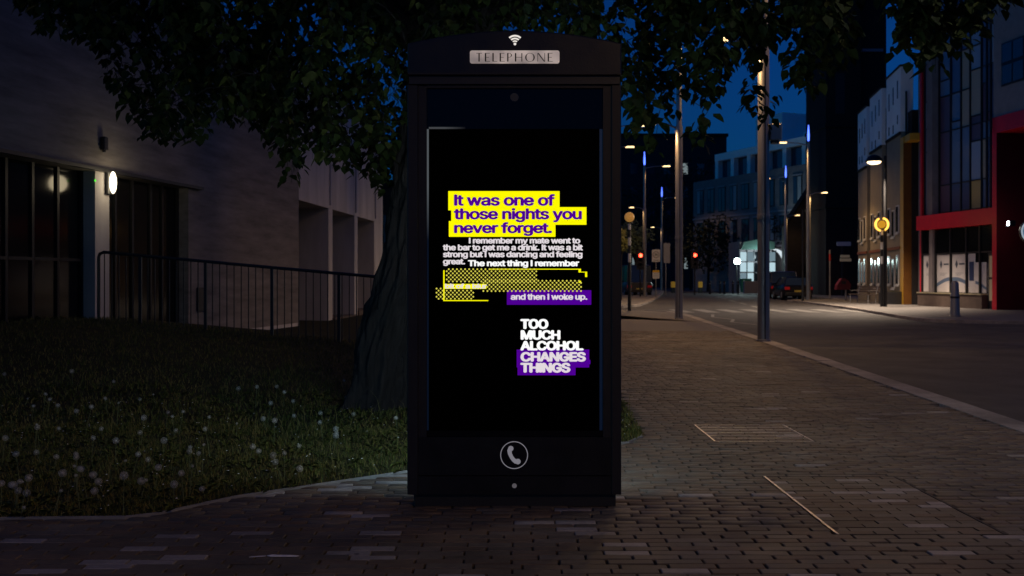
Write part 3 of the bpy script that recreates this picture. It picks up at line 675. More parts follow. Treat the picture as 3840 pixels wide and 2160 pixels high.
# recessed bays
W2 = Facade((-5.55,25.9), (-4.86,37.4))
u2 = [(W2.u(1120),W2.u(1232)),(W2.u(1247),W2.u(1329)),(W2.u(1341),W2.u(1403))]; BZ = 3.36
bays = thing('bay_wing', 'pale concrete wing with three deep open bays behind the railing', 'building', (W2.a[0]+0.0, W2.a[1]+0.02, 0), W2.rz)
edges = [0.0] + [e for p in u2 for e in p] + [W2.L]
for i in range(0, len(edges), 2):
    if edges[i+1]-edges[i] > 0.02: MB().box(edges[i], edges[i+1], 0.004, 1.5, -0.5, BZ-0.002).build('pier', M_conc2, bays)
MB().box(0, W2.L, 0, 1.5, BZ, TOP-0.1).build('wall', M_conc2, bays)
MB().box(0, W2.L, 1.502, 6.0, -0.5, TOP-0.12).build('rear_wall', M_conc, bays)
MB().box(-0.02, W2.L+0.05, -0.06, 1.6, TOP-0.098, TOP+0.05).build('coping', M_conc2, bays)
for k, (a, c) in enumerate(u2): MB().box(a+0.003, c-0.003, -0.15+0.1, 1.49, -0.5, 0.03+0.10*k).build('step', M_riser, bays)
for k in range(3): MB().tube([(u2[k][1]+0.12,-0.03,BZ+0.1),(u2[k][1]+0.12,-0.03,TOP-0.2)], 0.03, 8).build('downpipe', M_conc2, bays)

# ------------------------------------------------------------------ ramp railing
RY = 15.5
rl = thing('ramp_railing', 'dark metal railing with upright bars along the sloping ramp', 'railing', P(370,1210,RY))
o0 = P(370,1210,RY)
def rt(px): return CAM_H + (HOR-(945+(px-370)*0.0893))/FPX*RY - o0.z
def rb(px): return CAM_H + (HOR-(1205+(px-370)*0.0915))/FPX*RY - o0.z
rx = lambda px: (px-1920)/FPX*RY - o0.x
E = 2000
b = MB(); zc = 0.06
b.tube([(0.0,0,rb(370)+zc),(0.0,0,rt(370)-0.08),(0.02,0,rt(370)-0.03),(0.08,0,rt(375)),(rx(900),0,rt(900)),(rx(E),0,rt(E))], 0.026, 8); b.build('top_rail', M_dkmetal, rl, True)
b = MB(); b.tube([(0,0,rb(370)+zc),(0.03,0,rb(370)+0.02),(0.09,0,rb(376)),(rx(900),0,rb(900)),(rx(E),0,rb(E))], 0.02, 8); b.build('bottom_rail', M_dkmetal, rl, True)
for px in (526,771,1020,1271,1520,1770,1995): MB().box(rx(px)-0.022,rx(px)+0.022,-0.022,0.022,rb(px)-0.35,rt(px)+0.0).build('post', M_dkmetal, rl)
px = 392
while px < E:
    if min(abs(px-q) for q in (526,771,1020,1271,1520,1770,1995)) > 10: MB().box(rx(px)-0.007,rx(px)+0.007,-0.007,0.007,rb(px),rt(px)).build('baluster', M_dkmetal, rl)
    px += 27
# ------------------------------------------------------------------ big tree behind the kiosk
tree = thing('broadleaf_tree', 'large leafy tree leaning over the lawn behind the kiosk', 'tree', (-1.28, 9.8, 0.0))
base = Vector((-1.28, 9.8, 0.0))
def tp(px, py, y): return P(px, py, y) - base
path = [(1428,1565,9.8,.40),(1430,1508,9.8,.335),(1440,1440,9.8,.305),(1456,1300,9.8,.29),(1495,1150,9.8,.285),(1543,1000,9.8,.275),(1570,800,9.85,.265),(1590,600,9.9,.25),(1620,400,9.95,.24),(1640,200,10,.24)]
cp = [tp(px,py,y_) for px,py,y_,r_ in path]; n = 96; rows = 130; V = []; F = []
for i in range(rows):
    t = i/(rows-1)*(len(path)-1); k = min(int(t), len(path)-2); q = t-k; c = cp[k].lerp(cp[k+1], q); r_ = path[k][3]*(1-q)+path[k+1][3]*q
    for j in range(n):
        a_ = 2*math.pi*j/n; ca, sa = math.cos(a_), math.sin(a_); fl = max(0.12, 1-t/4.0)
        lob = 1 + (0.15*math.cos(3*a_+0.6)+0.09*math.cos(5*a_+1.1)+0.05*math.cos(8*a_))*fl
        w_ = 0.35*noise.noise(Vector((ca*1.5, sa*1.5, c.z*1.6)))
        ridge = abs(noise.noise(Vector((ca*6.5+w_, sa*6.5, c.z*1.9)))) + 0.5*abs(noise.noise(Vector((ca*12, sa*12+w_, c.z*4.0))))
        rr = r_*lob + 0.11*(ridge-0.22) + 0.012*noise.noise(Vector((ca*20, sa*20, c.z*14)))
        V.append((c.x+ca*rr, c.y+sa*rr, c.z))
for i in range(rows-1):
    for j in range(n): F.append((i*n+j, i*n+(j+1)%n, (i+1)*n+(j+1)%n, (i+1)*n+j))
soup('trunk', V, F, M_bark, tree)
fork = tp(1640,215,10)
limb_ends = [(-200,-450,9.5),(500,80,9.2),(350,-700,9.8),(900,-900,11),(1000,150,10.6),(1150,330,10.4),(1700,-1200,10.5),(2300,-900,9.6),(2550,80,10.2),(2900,-200,9.8),(3300,-700,9.6),(3600,-250,9.2),(2700,-1300,11.2),(1500,-900,8.3),(2000,-500,8.6)]
nodes = []; lb = []
for i, (px,py,y_) in enumerate(limb_ends):
    e = tp(px,py,y_); pts = []; rs = []
    for k in range(9):
        t = k/8; p = fork.lerp(e, t); p.z += 0.9*math.sin(math.pi*t)*(0.5+0.3*(i%3)); p += Vector((noise.noise(Vector((i,t*3,0))), noise.noise(Vector((i,t*3,7))), noise.noise(Vector((i,t*3,3)))))*0.22*t
        pts.append(p); rs.append(0.15*(1-t)**0.8*(0.7+0.3*(i%2)) + 0.018)
        if k > 1: nodes.append(p)
    MB().tube(pts, rs, 9).build('limb', M_bark, tree, True)
low_x = [-300,0,100,150,300,400,430,480,560,640,720,780,840,950,1000,1050,1080,1120,1200,1300,1380,1440,1520,1700,2100,2330,2400,2450,2500,2600,2660,2700,2760,2790,2830,2870,2900,2950,2990,3040,3070,3160,3200,3330,3360,3450,3520,3600,3690,3740,3790,4200]
low_y = [-80,-60,60,140,150,240,380,400,560,580,620,540,470,520,600,640,760,600,600,640,740,770,500,200,150,420,560,600,590,590,520,330,250,380,530,500,260,250,480,440,330,300,110,70,260,250,300,240,230,120,-40,-200]
sprigs = []
tries = 0
while len(sprigs) < 3300 and tries < 90000:
    tries += 1
    px = random.uniform(-320, 4150); lo = float(np.interp(px, low_x, low_y)); py = random.uniform(-1500, lo)
    if py < -350 and random.random() < 0.55: continue
    y_ = random.uniform(8.3, 11.8) if px < 2700 else random.uniform(7.6, 10.2)
    if px > 2330: y_ = random.uniform(8.7, 11.6) if px < 3250 else random.uniform(8.6, 10.0)
    if px > 2680 and py > lo-90 and random.random() < 0.4: continue
    p = tp(px, py, y_)
    nz = noise.noise((p+base)*0.95) + 0.5*noise.noise((p+base)*2.3)
    thr = -0.20 if px < 900 else -0.42 if px < 1530 else 0.10 if 2330 < px < 2470 else (0.0 if px < 2700 else 0.10)
    if py > lo-150: thr -= 0.06
    if py < -150: thr -= 0.12
    if nz < thr: continue
    sprigs.append((p, px, py))
order = sorted(sprigs, key=lambda s: (s[0]-fork).length)
N_ = np.array([tuple(q) for q in nodes]); tw = MB()
LV = []; LF = []; LM = []; leaf_info = []
def add_leaf(p, d, nrm, L, k):
    d = d.normalized(); s = d.cross(nrm).normalized(); nn = s.cross(d)
    w = L*random.uniform(0.36, 0.44); fold = nn*L*0.10
    pts = [p, p+d*L*0.28+s*w+fold, p+d*L*0.62+s*w*0.72+fold*0.8, p+d*L, p+d*L*0.62-s*w*0.72+fold*0.8, p+d*L*0.28-s*w+fold]
    leaf_info.append((pts, k))
for p, px, py in order:
    top = p + Vector((random.uniform(-.12,.12), random.uniform(-.12,.12), random.uniform(0.25,0.42)))
    i = int(np.argmin(((N_-np.array(tuple(top)))**2).sum(1))); a = Vector(N_[i]); dist = (top-a).length
    if dist < 1.6:
        m_ = a.lerp(top, 0.5) + Vector((random.uniform(-.06,.06)*dist, random.uniform(-.06,.06)*dist, 0.10*dist))
        tw.tube([a, m_, top], [0.004+0.004*min(1,dist), 0.004, 0.0028], 4, cap=False)
    tw.tube([top, top.lerp(p,0.5)+Vector((random.uniform(-.03,.03),random.uniform(-.03,.03),0.02)), p], [0.003,0.0025,0.0015], 3, cap=False)
    N_ = np.vstack([N_, np.array([tuple(top)])])
    far_up = py < -350
    nl = random.randint(11, 18)
    for k in range(nl):
        t = k/nl; q = top.lerp(p, t); a = random.uniform(0, 6.283); out = Vector((math.cos(a), math.sin(a), 0)); 
        q = q + out*random.uniform(0.01,0.10); d = out*random.uniform(0.25,0.9) + Vector((0,0,-random.uniform(0.35,1.0)))
        nrm = (out*0.5 + Vector((random.uniform(-.5,.5), random.uniform(-.5,.5), 0.9))).normalized()
        add_leaf(q, d, nrm, random.uniform(0.055,0.118)*(1.25 if far_up else (1.3 if px > 2330 else 1.05)), 0 if random.random()<0.55 else (1 if random.random()<0.7 else 2))
o = tw.build('twigs', M_bark, tree); o['kind'] = 'stuff'
# the largest leaves in view are leaves of their own, the rest one crown
def leaf_px(item):
    c = item[0][3] + base; x = 1920 + c.x/c.y*FPX; y = HOR - (c.z-CAM_H)/c.y*FPX
    vis = 0 < x < 3840 and 0 < y < 2160 and not (1500 < x < 2340 and y > 130)
    return ((item[0][3]-item[0][0]).length/c.y*(1 if vis else 0)) * (1.25 if x > 2400 else 1)
leaf_info.sort(key=leaf_px, reverse=True)
lf6 = [(0,1,2,3),(0,3,4,5)]
for pts, k in leaf_info[:300]:
    me = bpy.data.meshes.new('leaf'); me.from_pydata([tuple(q-pts[0]) for q in pts], [], lf6); me.materials.append(M_leaf[k])
    link('leaf', me, tree, pts[0])
rest = leaf_info[300:]
V = np.array([[tuple(q) for q in pts] for pts, k in rest]).reshape(-1,3); i = np.arange(len(rest))*6
F = np.concatenate([np.stack([i,i+1,i+2,i+3],1), np.stack([i,i+3,i+4,i+5],1)]); mi = np.array([k for p_, k in rest]); 
o = soup('crown', V, F, M_leaf, tree, np.concatenate([mi,mi])); o['kind'] = 'stuff'

# ------------------------------------------------------------------ street lamps
def street_lamp(x, y, label, side=1, warm=True, power=LAMP_W, detail=True, low_warm=None, low_power=None, tall=10.3, lit=True):
    """tapered column, blue tip, upper arm over the road (side=+1 to +x), lower arm over the footway"""
    t = thing('street_lamp', label, 'street lamp', (x, y, 0), 0, 'street lamps along the road')
    lo_w = warm if low_warm is None else low_warm
    b = MB(); b.lathe([(0.15,-0.02),(0.15,0.03),(0.125,0.04),(0.122,2.9),(0.118,6.2),(0.09,6.3),(0.085,9.2),(0.06,9.35)], n=20); b.build('column', M_steel, t, True)
    if detail:
        MB().box(-0.012,0.012,-0.135,-0.118,0.05,6.1).build('cable_channel', M_dkmetal, t); MB().lathe([(0.132,2.55),(0.134,2.56),(0.134,2.66),(0.132,2.67)], n=20).build('collar', M_steel, t, True)
    MB().lathe([(0.045,9.352),(0.065,9.5),(0.065,9.75),(0.02,tall),(0.005,tall+0.02)], n=12).build('blue_tip', E_blue, t, True)
    for z, s, L, nm, wm, pw in ((9.22, side, 1.25, 'arm', warm, power), (6.28, -side, 0.72, 'arm', lo_w, low_power if low_power is not None else power*0.6)):
        b = MB(); b.tube([(s*0.08,0,z-0.10),(s*L*0.5,0,z+0.02),(s*L,0,z+0.06)], [0.035,0.028,0.025], 8); arm = b.build('arm', M_steel, t, True)
        x0 = s*L; hl = 0.62 if z > 8 else 0.42
        b = MB(); a_, c_ = sorted((x0, x0+s*hl)); b.bbox(a_, c_, -0.13, 0.13, z+0.03, z+0.11, 0.015); hd = b.build('lamp_head', M_dkmetal, t)
        MB().box(a_+0.04, c_-0.04, -0.10, 0.10, z+0.012, z+0.0295).build('lens', E_warm if wm else E_cool, hd)
        MB().box(a_+0.10, c_-0.06, -0.136, -0.131, z+0.035, z+0.075).build('lens_rim', E_warm if wm else E_cool, hd)
        spot(t, (x0+s*hl/2, 0, z-0.01), pw, WARM if wm else COOL, 164, 0.45)
    return t
street_lamp(5.28, 20.9, 'thick steel street lamp column standing at the kerb with a small box fixed on it', 1, True, LAMP_W, True)
street_lamp(5.42, 32.3, 'steel street lamp column at the kerb beyond the one carrying a box', 1, True, LAMP_W)
bx = thing('equipment_box', 'small grey box clamped to the thick lamp column at the kerb', 'box', (5.28+0.14, 20.9, P(2870,490,20.9).z))
MB().bbox(-0.02,0.22,-0.12,0.12,-0.2,0.14,0.02).build('housing', M_steel, bx); MB().lathe([(0.10,0),(0.10,0.06)], (0.10,0,-0.27), 12).build('dome', M_dkmetal, bx); MB().box(-0.03,-0.021,-0.13,0.13,-0.1,-0.04).build('clamp', M_dkmetal, bx)
street_lamp(5.40, 8.05, 'street lamp at the kerb beside the two inspection covers', 1, False, LAMP_W*0.03, True, False, LAMP_W*0.15)
street_lamp(5.0, -2.4, 'street lamp at the kerb further along the kiosk footway towards the near end', 1, True, LAMP_W*0.2, True, True, LAMP_W*1.15)
street_lamp(5.1, 52, 'street lamp past the crossing hidden behind the kiosk with its head over the road', 1, True, LAMP_W, False)
street_lamp(5.6, 60.5, 'street lamp in the side street row behind the kiosk and lower leaves', 1, True, LAMP_W, False)
street_lamp(9.45, 71, 'blue-tipped street lamp behind the red signal beside the speed limit sign', 1, True, LAMP_W*0.4, False)
street_lamp(14.9, 99, 'blue-tipped street lamp just behind the speed limit sign', 1, True, LAMP_W*0.4, False)
street_lamp(17.45, 58.6, 'blue-tipped street lamp with two arms beside the parked black car', -1, True, LAMP_W, False)
street_lamp(22.0, 80, 'street lamp behind the parked dark van in front of the brick offices', -1, True, LAMP_W*0.4, False)
street_lamp(27.6, 106, 'most distant blue-tipped street lamp near the lit corner shop', -1, True, LAMP_W*0.4, False)

# ------------------------------------------------------------------ crossing beacons
M_bw = mat('beacon_white', (0.6,0.6,0.58), 0.5, 0.4); M_bk = mat('beacon_black', (0.012,0.012,0.013), 0.45, 0.4)
def beacon(x, y, label, lit):
    t = thing('crossing_beacon', label, 'beacon', (x, y, 0))
    zs = [0, 1.95, 2.3, 2.62, 2.94, 3.26, 3.50]
    for i in range(len(zs)-1):
        MB().lathe([(0.058 if i else 0.075, zs[i]+0.001),(0.058 if i else 0.062, zs[i+1]-0.001)], n=14).build('black_band' if i%2==0 else 'white_band', M_bk if i%2==0 else M_bw, t, True)
    MB().lathe([(0.07,3.50),(0.12,3.52),(0.12,3.56)], n=16).build('globe_collar', M_bk, t, True)
    MB().ball((0,0,3.76), 0.18 if lit else 0.20, 20).build('globe', emat('globe_lit', (1.0,0.45,0.03), 0.6) if lit else mat('globe_faint_glow', (0.7,0.30,0.06), 0.4, 0.4, emit=(1.0,0.5,0.12), estr=0.22), t, True)  # the globe without a ring also carries a weak added glow
    if lit:
        m = 28
        for half in (0, 1):
            b = MB()
            for i in range(m):
                if (math.cos(2*math.pi*(i+.5)/m) > 0) != (half == 0): continue
                a = 2*math.pi*i/m; c = 2*math.pi*(i+1)/m
                if min(abs(math.degrees(a)-90), abs(math.degrees(a)-270)) < 16: continue
                for r0, r1, yy in ((0.25,0.325,-0.06),):
                    b.add([(r0*math.cos(a),yy,3.76+r0*math.sin(a)),(r0*math.cos(c),yy,3.76+r0*math.sin(c)),(r1*math.cos(c),yy,3.76+r1*math.sin(c)),(r1*math.cos(a),yy,3.76+r1*math.sin(a)),
                           (r0*math.cos(a),-yy,3.76+r0*math.sin(a)),(r0*math.cos(c),-yy,3.76+r0*math.sin(c)),(r1*math.cos(c),-yy,3.76+r1*math.sin(c)),(r1*math.cos(a),-yy,3.76+r1*math.sin(a))],
                          [(0,1,2,3),(7,6,5,4),(3,2,6,7),(0,4,5,1)])
            b.build('light_arc', E_amber, t, True)
        pointl(t, (0,-0.5,3.76), 10, (1.0,0.5,0.08), 0.2)
        MB().tube([(0.2,0.1,0),(0.2,0.1,6.9)], [0.08,0.07], 12).build('tall_post', M_bk, t, True)
        MB().tube([(0.2,0.1,6.2),(0.1,0.0,6.55),(-0.1,-0.05,6.75)], 0.03, 8).build('bracket', M_bk, t, True)
        hd = MB().lathe([(0.02,0.32),(0.25,0.24),(0.38,0.05),(0.39,0)], (-0.38,-0.08,6.62), 20).build('flood_shade', M_bk, t, True)
        b = MB(); b.ball((0,0,0),1,16); b.v = [(px*0.31-0.38, py_*0.31-0.08, pz*0.12+6.60) for px,py_,pz in b.v]; b.build('flood_lens', emat('flood_glow', (1.0,0.74,0.42), 3.5), hd, True)
        spot(t, (-0.42,-0.1,6.42), 5600, (1.0,0.78,0.58), 140, 0.6, 0.2, (R(4),R(26),0))
    return t
beacon(4.72, 40.0, 'striped crossing beacon with a faintly glowing orange globe beside the kiosk', False)
beacon(16.9, 45.5, 'striped crossing beacon with a glowing yellow ring in front of the terrace', True)

# ------------------------------------------------------------------ traffic signals and signs
def signal(px, py, y, label):
    p = P(px, py, y); t = thing('traffic_light', label, 'traffic light', (p.x, y, 0))
    MB().tube([(0,0.12,0),(0,0.12,p.z+0.3)], 0.057, 10).build('pole', M_dkmetal, t, True)
    MB().bbox(-0.16,0.16,-0.08,0.10,p.z-0.85,p.z+0.22,0.03).build('signal_head', M_dkmetal, t)
    MB().box(-0.27,0.27,0.101,0.115,p.z-1.0,p.z+0.38).build('backing_board', M_dkmetal, t)
    for k, m in enumerate((E_redl, M_glass, M_glass)):
        b = MB(); b.ball((0,0,0),1,16); b.v = [(x*0.13, yy*0.03-0.085, z*0.13+p.z-0.32*k) for x,yy,z in b.v]; ln = b.build('lens', m, t, True)
        b = MB(); 
        for i in range(10):
            a, c = R(-10+200*i/10), R(-10+200*(i+1)/10)
            b.add([(0.125*math.cos(a),-0.081,p.z-0.32*k+0.125*math.sin(a)),(0.125*math.cos(c),-0.081,p.z-0.32*k+0.125*math.sin(c)),(0.125*math.cos(c),-0.22,p.z-0.32*k+0.125*math.sin(c)),(0.125*math.cos(a),-0.22,p.z-0.32*k+0.125*math.sin(a))], [(0,1,2,3)])
        b.build('hood', M_dkmetal, t)
    pointl(t, (0,-0.3,p.z), 2.5, (1,0.05,0.02), 0.1)
    return t
signal(2402, 958, 70.0, 'red traffic light beside the steel lamp and speed limit sign')
signal(2606, 957, 74.0, 'red traffic light in front of the dark trees')
def panel_sign(name, label, px, y, items, post_top):
    x = (px-1920)/FPX*y; t = thing(name, label, 'sign', (x, y, 0))
    MB().tube([(0,0.04,0),(0,0.04,post_top)], 0.035, 8).build('post', M_steel, t, True)
    for nm, x0, x1, z0, z1, m in items: MB().prism_xz(rrect(x0,x1,z0,z1,0.04), -0.01, 0.0).build(nm, m, t)
    return t
M_sw = mat('sign_white', (0.55,0.55,0.56), 0.5, 0.4); M_sy = mat('sign_yellow', (0.6,0.34,0.02), 0.5, 0.4); M_sr = mat('sign_ring', (0.25,0.22,0.24), 0.5, 0.4)
y = 66.0; s = lambda py: CAM_H+(HOR-py)/FPX*y
t = panel_sign('speed_sign', 'white 20 zone speed limit sign with a yellow notice lower on its post', 2460, y, [('sign_plate',-0.27,0.27,s(982),s(936),M_sw),('notice_plate',-0.23,0.23,s(1045),s(1022),M_sw),('notice_header',-0.23,0.23,s(1021.5),s(1013),M_sy)], s(934))
b = MB()
for i in range(24):
    a, c = 2*math.pi*i/24, 2*math.pi*(i+1)/24
    b.add([(r_*math.cos(q),-0.013,s(955)+r_*math.sin(q)) for r_,q in ((0.23,a),(0.23,c),(0.17,c),(0.17,a))], [(0,3,2,1)])
b.build('speed_ring', M_sr, t)
text_mesh('speed_lettering','20',-0.11,0.11,s(959.5),s(950.5),-0.014,M_dkmetal,t,0.05,'2'); text_mesh('zone_lettering','ZONE',-0.17,0.17,s(979),s(974),-0.014,M_dkmetal,t,0.02,'Z')
for k in range(3): MB().box(-0.15,0.15,-0.013,-0.0105,s(1026+k*6)-0.012,s(1026+k*6)+0.012).build('notice_line', M_sr, t)
y = 72.0
t = panel_sign('direction_sign', 'tall pale sign plate edge-on behind the speed limit sign', 2497, y, [('sign_plate',-0.16,0.30,s(976)-0.2,s(912),mat('sign_back', (0.30,0.31,0.34), 0.5, 0.4))], s(908))
y = 60.0
t = thing('sign_post', 'thin grey post with a red and white top near the pub', 'post', ((3112-1920)/FPX*y, y, 0))
MB().tube([(0,0,0),(0,0,3.0)], 0.05, 8).build('post', M_steel, t, True); MB().lathe([(0.056,2.35),(0.056,2.75)], n=10).build('red_band', mat('sign_red', (0.4,0.03,0.02), 0.5, 0.4), t)
y = 56.5
t = thing('sign_post', 'slim dark post standing just left of the blue-tipped lamp by the black car', 'post', ((3010-1920)/FPX*y, y, 0))
MB().tube([(0,0,0),(0,0,5.2)], [0.06,0.045], 8).build('post', M_dkmetal, t, True); MB().lathe([(0.075,0.0),(0.075,0.9)], n=10).build('sleeve', M_dkmetal, t, True)
for px, lab in ((2524,'yellow-topped keep-left bollard partly behind the lamp column'),(2626,'yellow-topped keep-left bollard below the red traffic light')):
    y = 92.0; t = thing('traffic_bollard', lab, 'bollard', ((px-1920)/FPX*y, y, -0.1))
    MB().bbox(-0.2,0.2,-0.1,0.1,0,0.5,0.03).build('base', M_dkmetal, t); MB().bbox(-0.2,0.2,-0.1,0.1,0.502,1.05,0.05).build('shell', mat('bollard_yellow', (0.55,0.30,0.03), 0.5, 0.4, emit=(0.6,0.3,0.03), estr=0.12), t)
for k, px in enumerate((2662,2700,2716,2748,2768)):
    y = 80.0 + (k%2)*3; t = thing('bollard', ('dark post in front of the lit corner shop forecourt'), 'bollard', ((px-1920)/FPX*y, y, -0.02), 0, 'dark posts across the shop forecourt')
    MB().lathe([(0.09,0),(0.08,0.9),(0.10,0.92),(0.10,1.0),(0.04,1.08)], n=10).build('post', M_dkmetal, t, True); MB().lathe([(0.104,0.82),(0.104,0.88)], n=10).build('band', M_steel, t)
y = 34.2; t = thing('bollard', 'stout tapered steel bollard on the corner in front of the shop posters', 'bollard', ((3581-1920)/FPX*y, y, 0))
MB().lathe([(0.19,0),(0.19,0.03),(0.165,0.04),(0.12,1.12),(0.10,1.19),(0.04,1.22)], n=20).build('shaft', M_steel, t, True); MB().lathe([(0.155,0.62),(0.157,0.63),(0.153,0.68),(0.151,0.69)], n=20).build('ring', M_dkmetal, t, True)

# ------------------------------------------------------------------ vehicles
def car(name, label, cat, x, y, rz, L, Wd, H, paint, van=False):
    """rear faces local -y"""
    t = thing(name, label, cat, (x, y, -0.1), rz); hw = Wd/2
    secs = ([(-L/2,.40,.86,.93),(-L/2+.12,.28,.95,.99),(-L*.25,.22,.98,1),(0,.22,.96,1),(L*.25,.22,.93,1),(L/2-.25,.26,.85,.95),(L/2,.38,.70,.80)] if not van else
            [(-L/2,.40,1.02,.95),(-L/2+.10,.30,1.06,1),(-L*.2,.25,1.06,1),(0,.25,1.05,1),(L*.28,.25,1.03,1),(L/2-.2,.3,.95,.96),(L/2,.4,.8,.85)])
    v = []; f = []
    for (yy,zl,zb,ws) in secs:
        w = hw*ws; v += [(-w*.92,yy,zl),(-w,yy,zl+.12),(-w,yy,zb-.18),(-w*.94,yy,zb),(w*.94,yy,zb),(w,yy,zb-.18),(w,yy,zl+.12),(w*.92,yy,zl)]
    for i in range(len(secs)-1):
        for k in range(8): f.append((i*8+k, i*8+(k+1)%8, (i+1)*8+(k+1)%8, (i+1)*8+k))
    f += [tuple(range(7,-1,-1)), tuple((len(secs)-1)*8+k for k in range(8))]
    b = MB().add(v, f); o = b.build('body', paint, t, True)
    y0, y1, y2, y3 = (-L/2+.18, -L/2+.62, L*.08, L*.24) if not van else (-L/2+.10, -L/2+.34, L*.16, L*.30)
    zb = 0.94 if not van else 1.04; wt = hw*.72 if not van else hw*.84
    gv = [(-hw*.92,y0,zb),(hw*.92,y0,zb),(hw*.92,y3,zb),(-hw*.92,y3,zb),(-wt,y1,H-.05),(wt,y1,H-.05),(wt,y2,H-.05),(-wt,y2,H-.05)]
    MB().add(gv, [(0,1,5,4),(1,2,6,5),(2,3,7,6),(3,0,4,7),(4,5,6,7)]).build('windows', M_glass2, t)
    rv = [(-wt*1.02,y1-.04,H-.048),(wt*1.02,y1-.04,H-.048),(wt*1.02,y2+.05,H-.048),(-wt*1.02,y2+.05,H-.048),(-wt*.85,y1+.1,H),(wt*.85,y1+.1,H),(wt*.85,y2-.1,H),(-wt*.85,y2-.1,H)]
    MB().add(rv, [(0,1,5,4),(1,2,6,5),(2,3,7,6),(3,0,4,7),(4,5,6,7)]).build('roof', paint, t)
    for sx in (-1,1):
        for (ya,za,yb,zb2) in ((y0,zb,y1,H-.05),(y3,zb,y2,H-.05)): MB().tube([(sx*hw*.925,ya,za),(sx*(wt+.005),yb,zb2)], 0.035, 6).build('pillar', paint, t)
        MB().tube([(sx*hw*.925,-L*.02,zb),(sx*(wt+.005),-L*.02,H-.05)], 0.03, 6).build('pillar', paint, t)
        MB().bbox(*sorted((sx*hw*.98,sx*(hw+.16))),L*.17,L*.21,zb-.02,zb+.12,.02).build('mirror', paint, t)
        MB().bbox(*sorted((sx*hw*.60,sx*hw*.95)),-L/2-.02,-L/2+.10,.66,.84,.015).build('tail_light', mat('tail_lens', (0.35,0.01,0.01), 0.25, 0.5, emit=(1,0.02,0.02), estr=0.05), t)
        for yy in (-L*.31, L*.31):
            b = MB(); b.tube([(sx*(hw-.20),yy,.32),(sx*(hw+.005),yy,.32)], .32, 20); w = b.build('tyre', M_rubber, t, True)
            MB().tube([(sx*(hw+.002),yy,.32),(sx*(hw+.012),yy,.32)], [.20,.17], 14).build('rim', M_steel, w, True)
    MB().box(-.26,.26,-L/2-.025,-L/2-.001,.52,.63).build('number_plate', mat('plate_yellow', (0.5,0.4,0.08), 0.5, 0.4), t)
    MB().bbox(-hw*.9,hw*.9,-L/2-.04,-L/2+.12,.30,.50,.03).build('bumper', M_dkmetal, t)
    return t
car('parked_car', 'black hatchback parked in the bay behind the blue-tipped lamp', 'car', 18.15, 64.6, R(-4), 4.2, 1.82, 1.48, M_carp)
car('parked_van', 'dark tall people carrier parked in front of the black hatchback', 'van', 18.75, 70.2, R(-4), 4.7, 1.9, 1.85, M_carp2, True)
car('parked_van', 'dark van waiting across the side street behind the orange beacon', 'van', 9.6, 78, R(2), 4.9, 2.0, 2.4, mat('grey_van_paint', (0.05,0.045,0.045), 0.3, 0.5), True)

# ------------------------------------------------------------------ glass-fronted shop on the right
G = Facade((19.30,47.4), (20.25,39.0)); u = lambda p: G.u(p)
gb = thing('glass_fronted_shop', 'tall shop with red portal frame and a grid of coloured glass panes', 'building', (G.a[0], G.a[1], 0), G.rz)
TOPG = 16.5
MB().box(u(3432), u(3735), 0.55, 8, -0.1, TOPG).build('wall', mat('shop_interior_dark', (0.012,0.012,0.016), 0.9, 0.2), gb)
vx = [3437,3457,3472,3491,3533,3571,3605,3647,3666,3681,3704,3724]; U = [u(p) for p in vx]
hz = sorted(G.z(3535, q) for q in (793,690,549,488,458,352,291,205,100,30,-60,-150,-260))
pane_m = [mat('blue_glass_reflect', (0.12,0.16,0.25), 0.15, 0.9), mat('indigo_glass_reflect', (0.08,0.10,0.18), 0.12, 0.9), mat('pale_blue_reflect', (0.26,0.32,0.42), 0.25, 0.6), mat('beige_panel', (0.34,0.31,0.25), 0.5, 0.4), mat('plum_panel', (0.09,0.05,0.08), 0.3, 0.6), mat('ochre_panel', (0.42,0.32,0.12), 0.5, 0.4)]  # blue panes lightened, with the sky's reflection put into their colour
pr = random.Random(4)
for i in range(len(U)-1):
    r_ = 0
    while r_ < len(hz)-1:
        h_ = 2 if (pr.random() < 0.45 and r_+2 < len(hz)) else 1
        wide = U[i+1]-U[i] > 0.6
        k = pr.choices([0,1,2,3,4], [5,3,3 if wide else 1,1.0 if wide else .4,1.2])[0]
        if i == 6 and r_ == 0: k, h_ = 5, 1
        if i == 5 and hz[r_] > 9.2 and hz[r_] < 10.8: k = 3
        z0, z1 = hz[r_], hz[min(r_+h_, len(hz)-1)]
        MB().box(U[i]+0.03, U[i+1]-0.03, 0.44+0.01*pr.random(), 0.50, z0+0.03, z1-0.03).build('pane', pane_m[k], gb)
        MB().box(U[i]+0.035, U[i+1]-0.035, 0.40, 0.52, z0-0.028, z0+0.028).build('transom', M_frame, gb)
        r_ += h_
for a in U: MB().box(a-0.035, a+0.035, 0.38, 0.54, hz[0], TOPG).build('mullion', M_frame, gb)
zr0, zr1 = G.z(3730,838), G.z(3730,777)
MB().box(u(3436), u(3724), 0.0, 0.60, zr0, zr1).build('red_band', M_red, gb)
MB().box(u(3429), u(3435), 0.28, 0.7, -0.1, TOPG).build('red_fin', M_red, gb)
MB().box(u(3724.5), u(3741), -0.05, 1.6, -0.1, G.z(3735,440)).build('red_column', M_red, gb)
MB().box(u(3741)+.001, u(3741)+.015, -0.048, 1.598, -0.1, G.z(3735,500)).build('red_shade_return', mat('shaded_red_paint', (0.085,0.003,0.008), 0.7, 0.2, var=0.2, vscale=1.2), gb)  # thin added board; shade on the column's side is put into its darker red
uE = u(3741)+7
MB().box(u(3724.5), uE, -0.05, 1.6, G.z(3735,500)+0.003, G.z(3735,440)+0.002).build('red_lintel', M_red, gb)
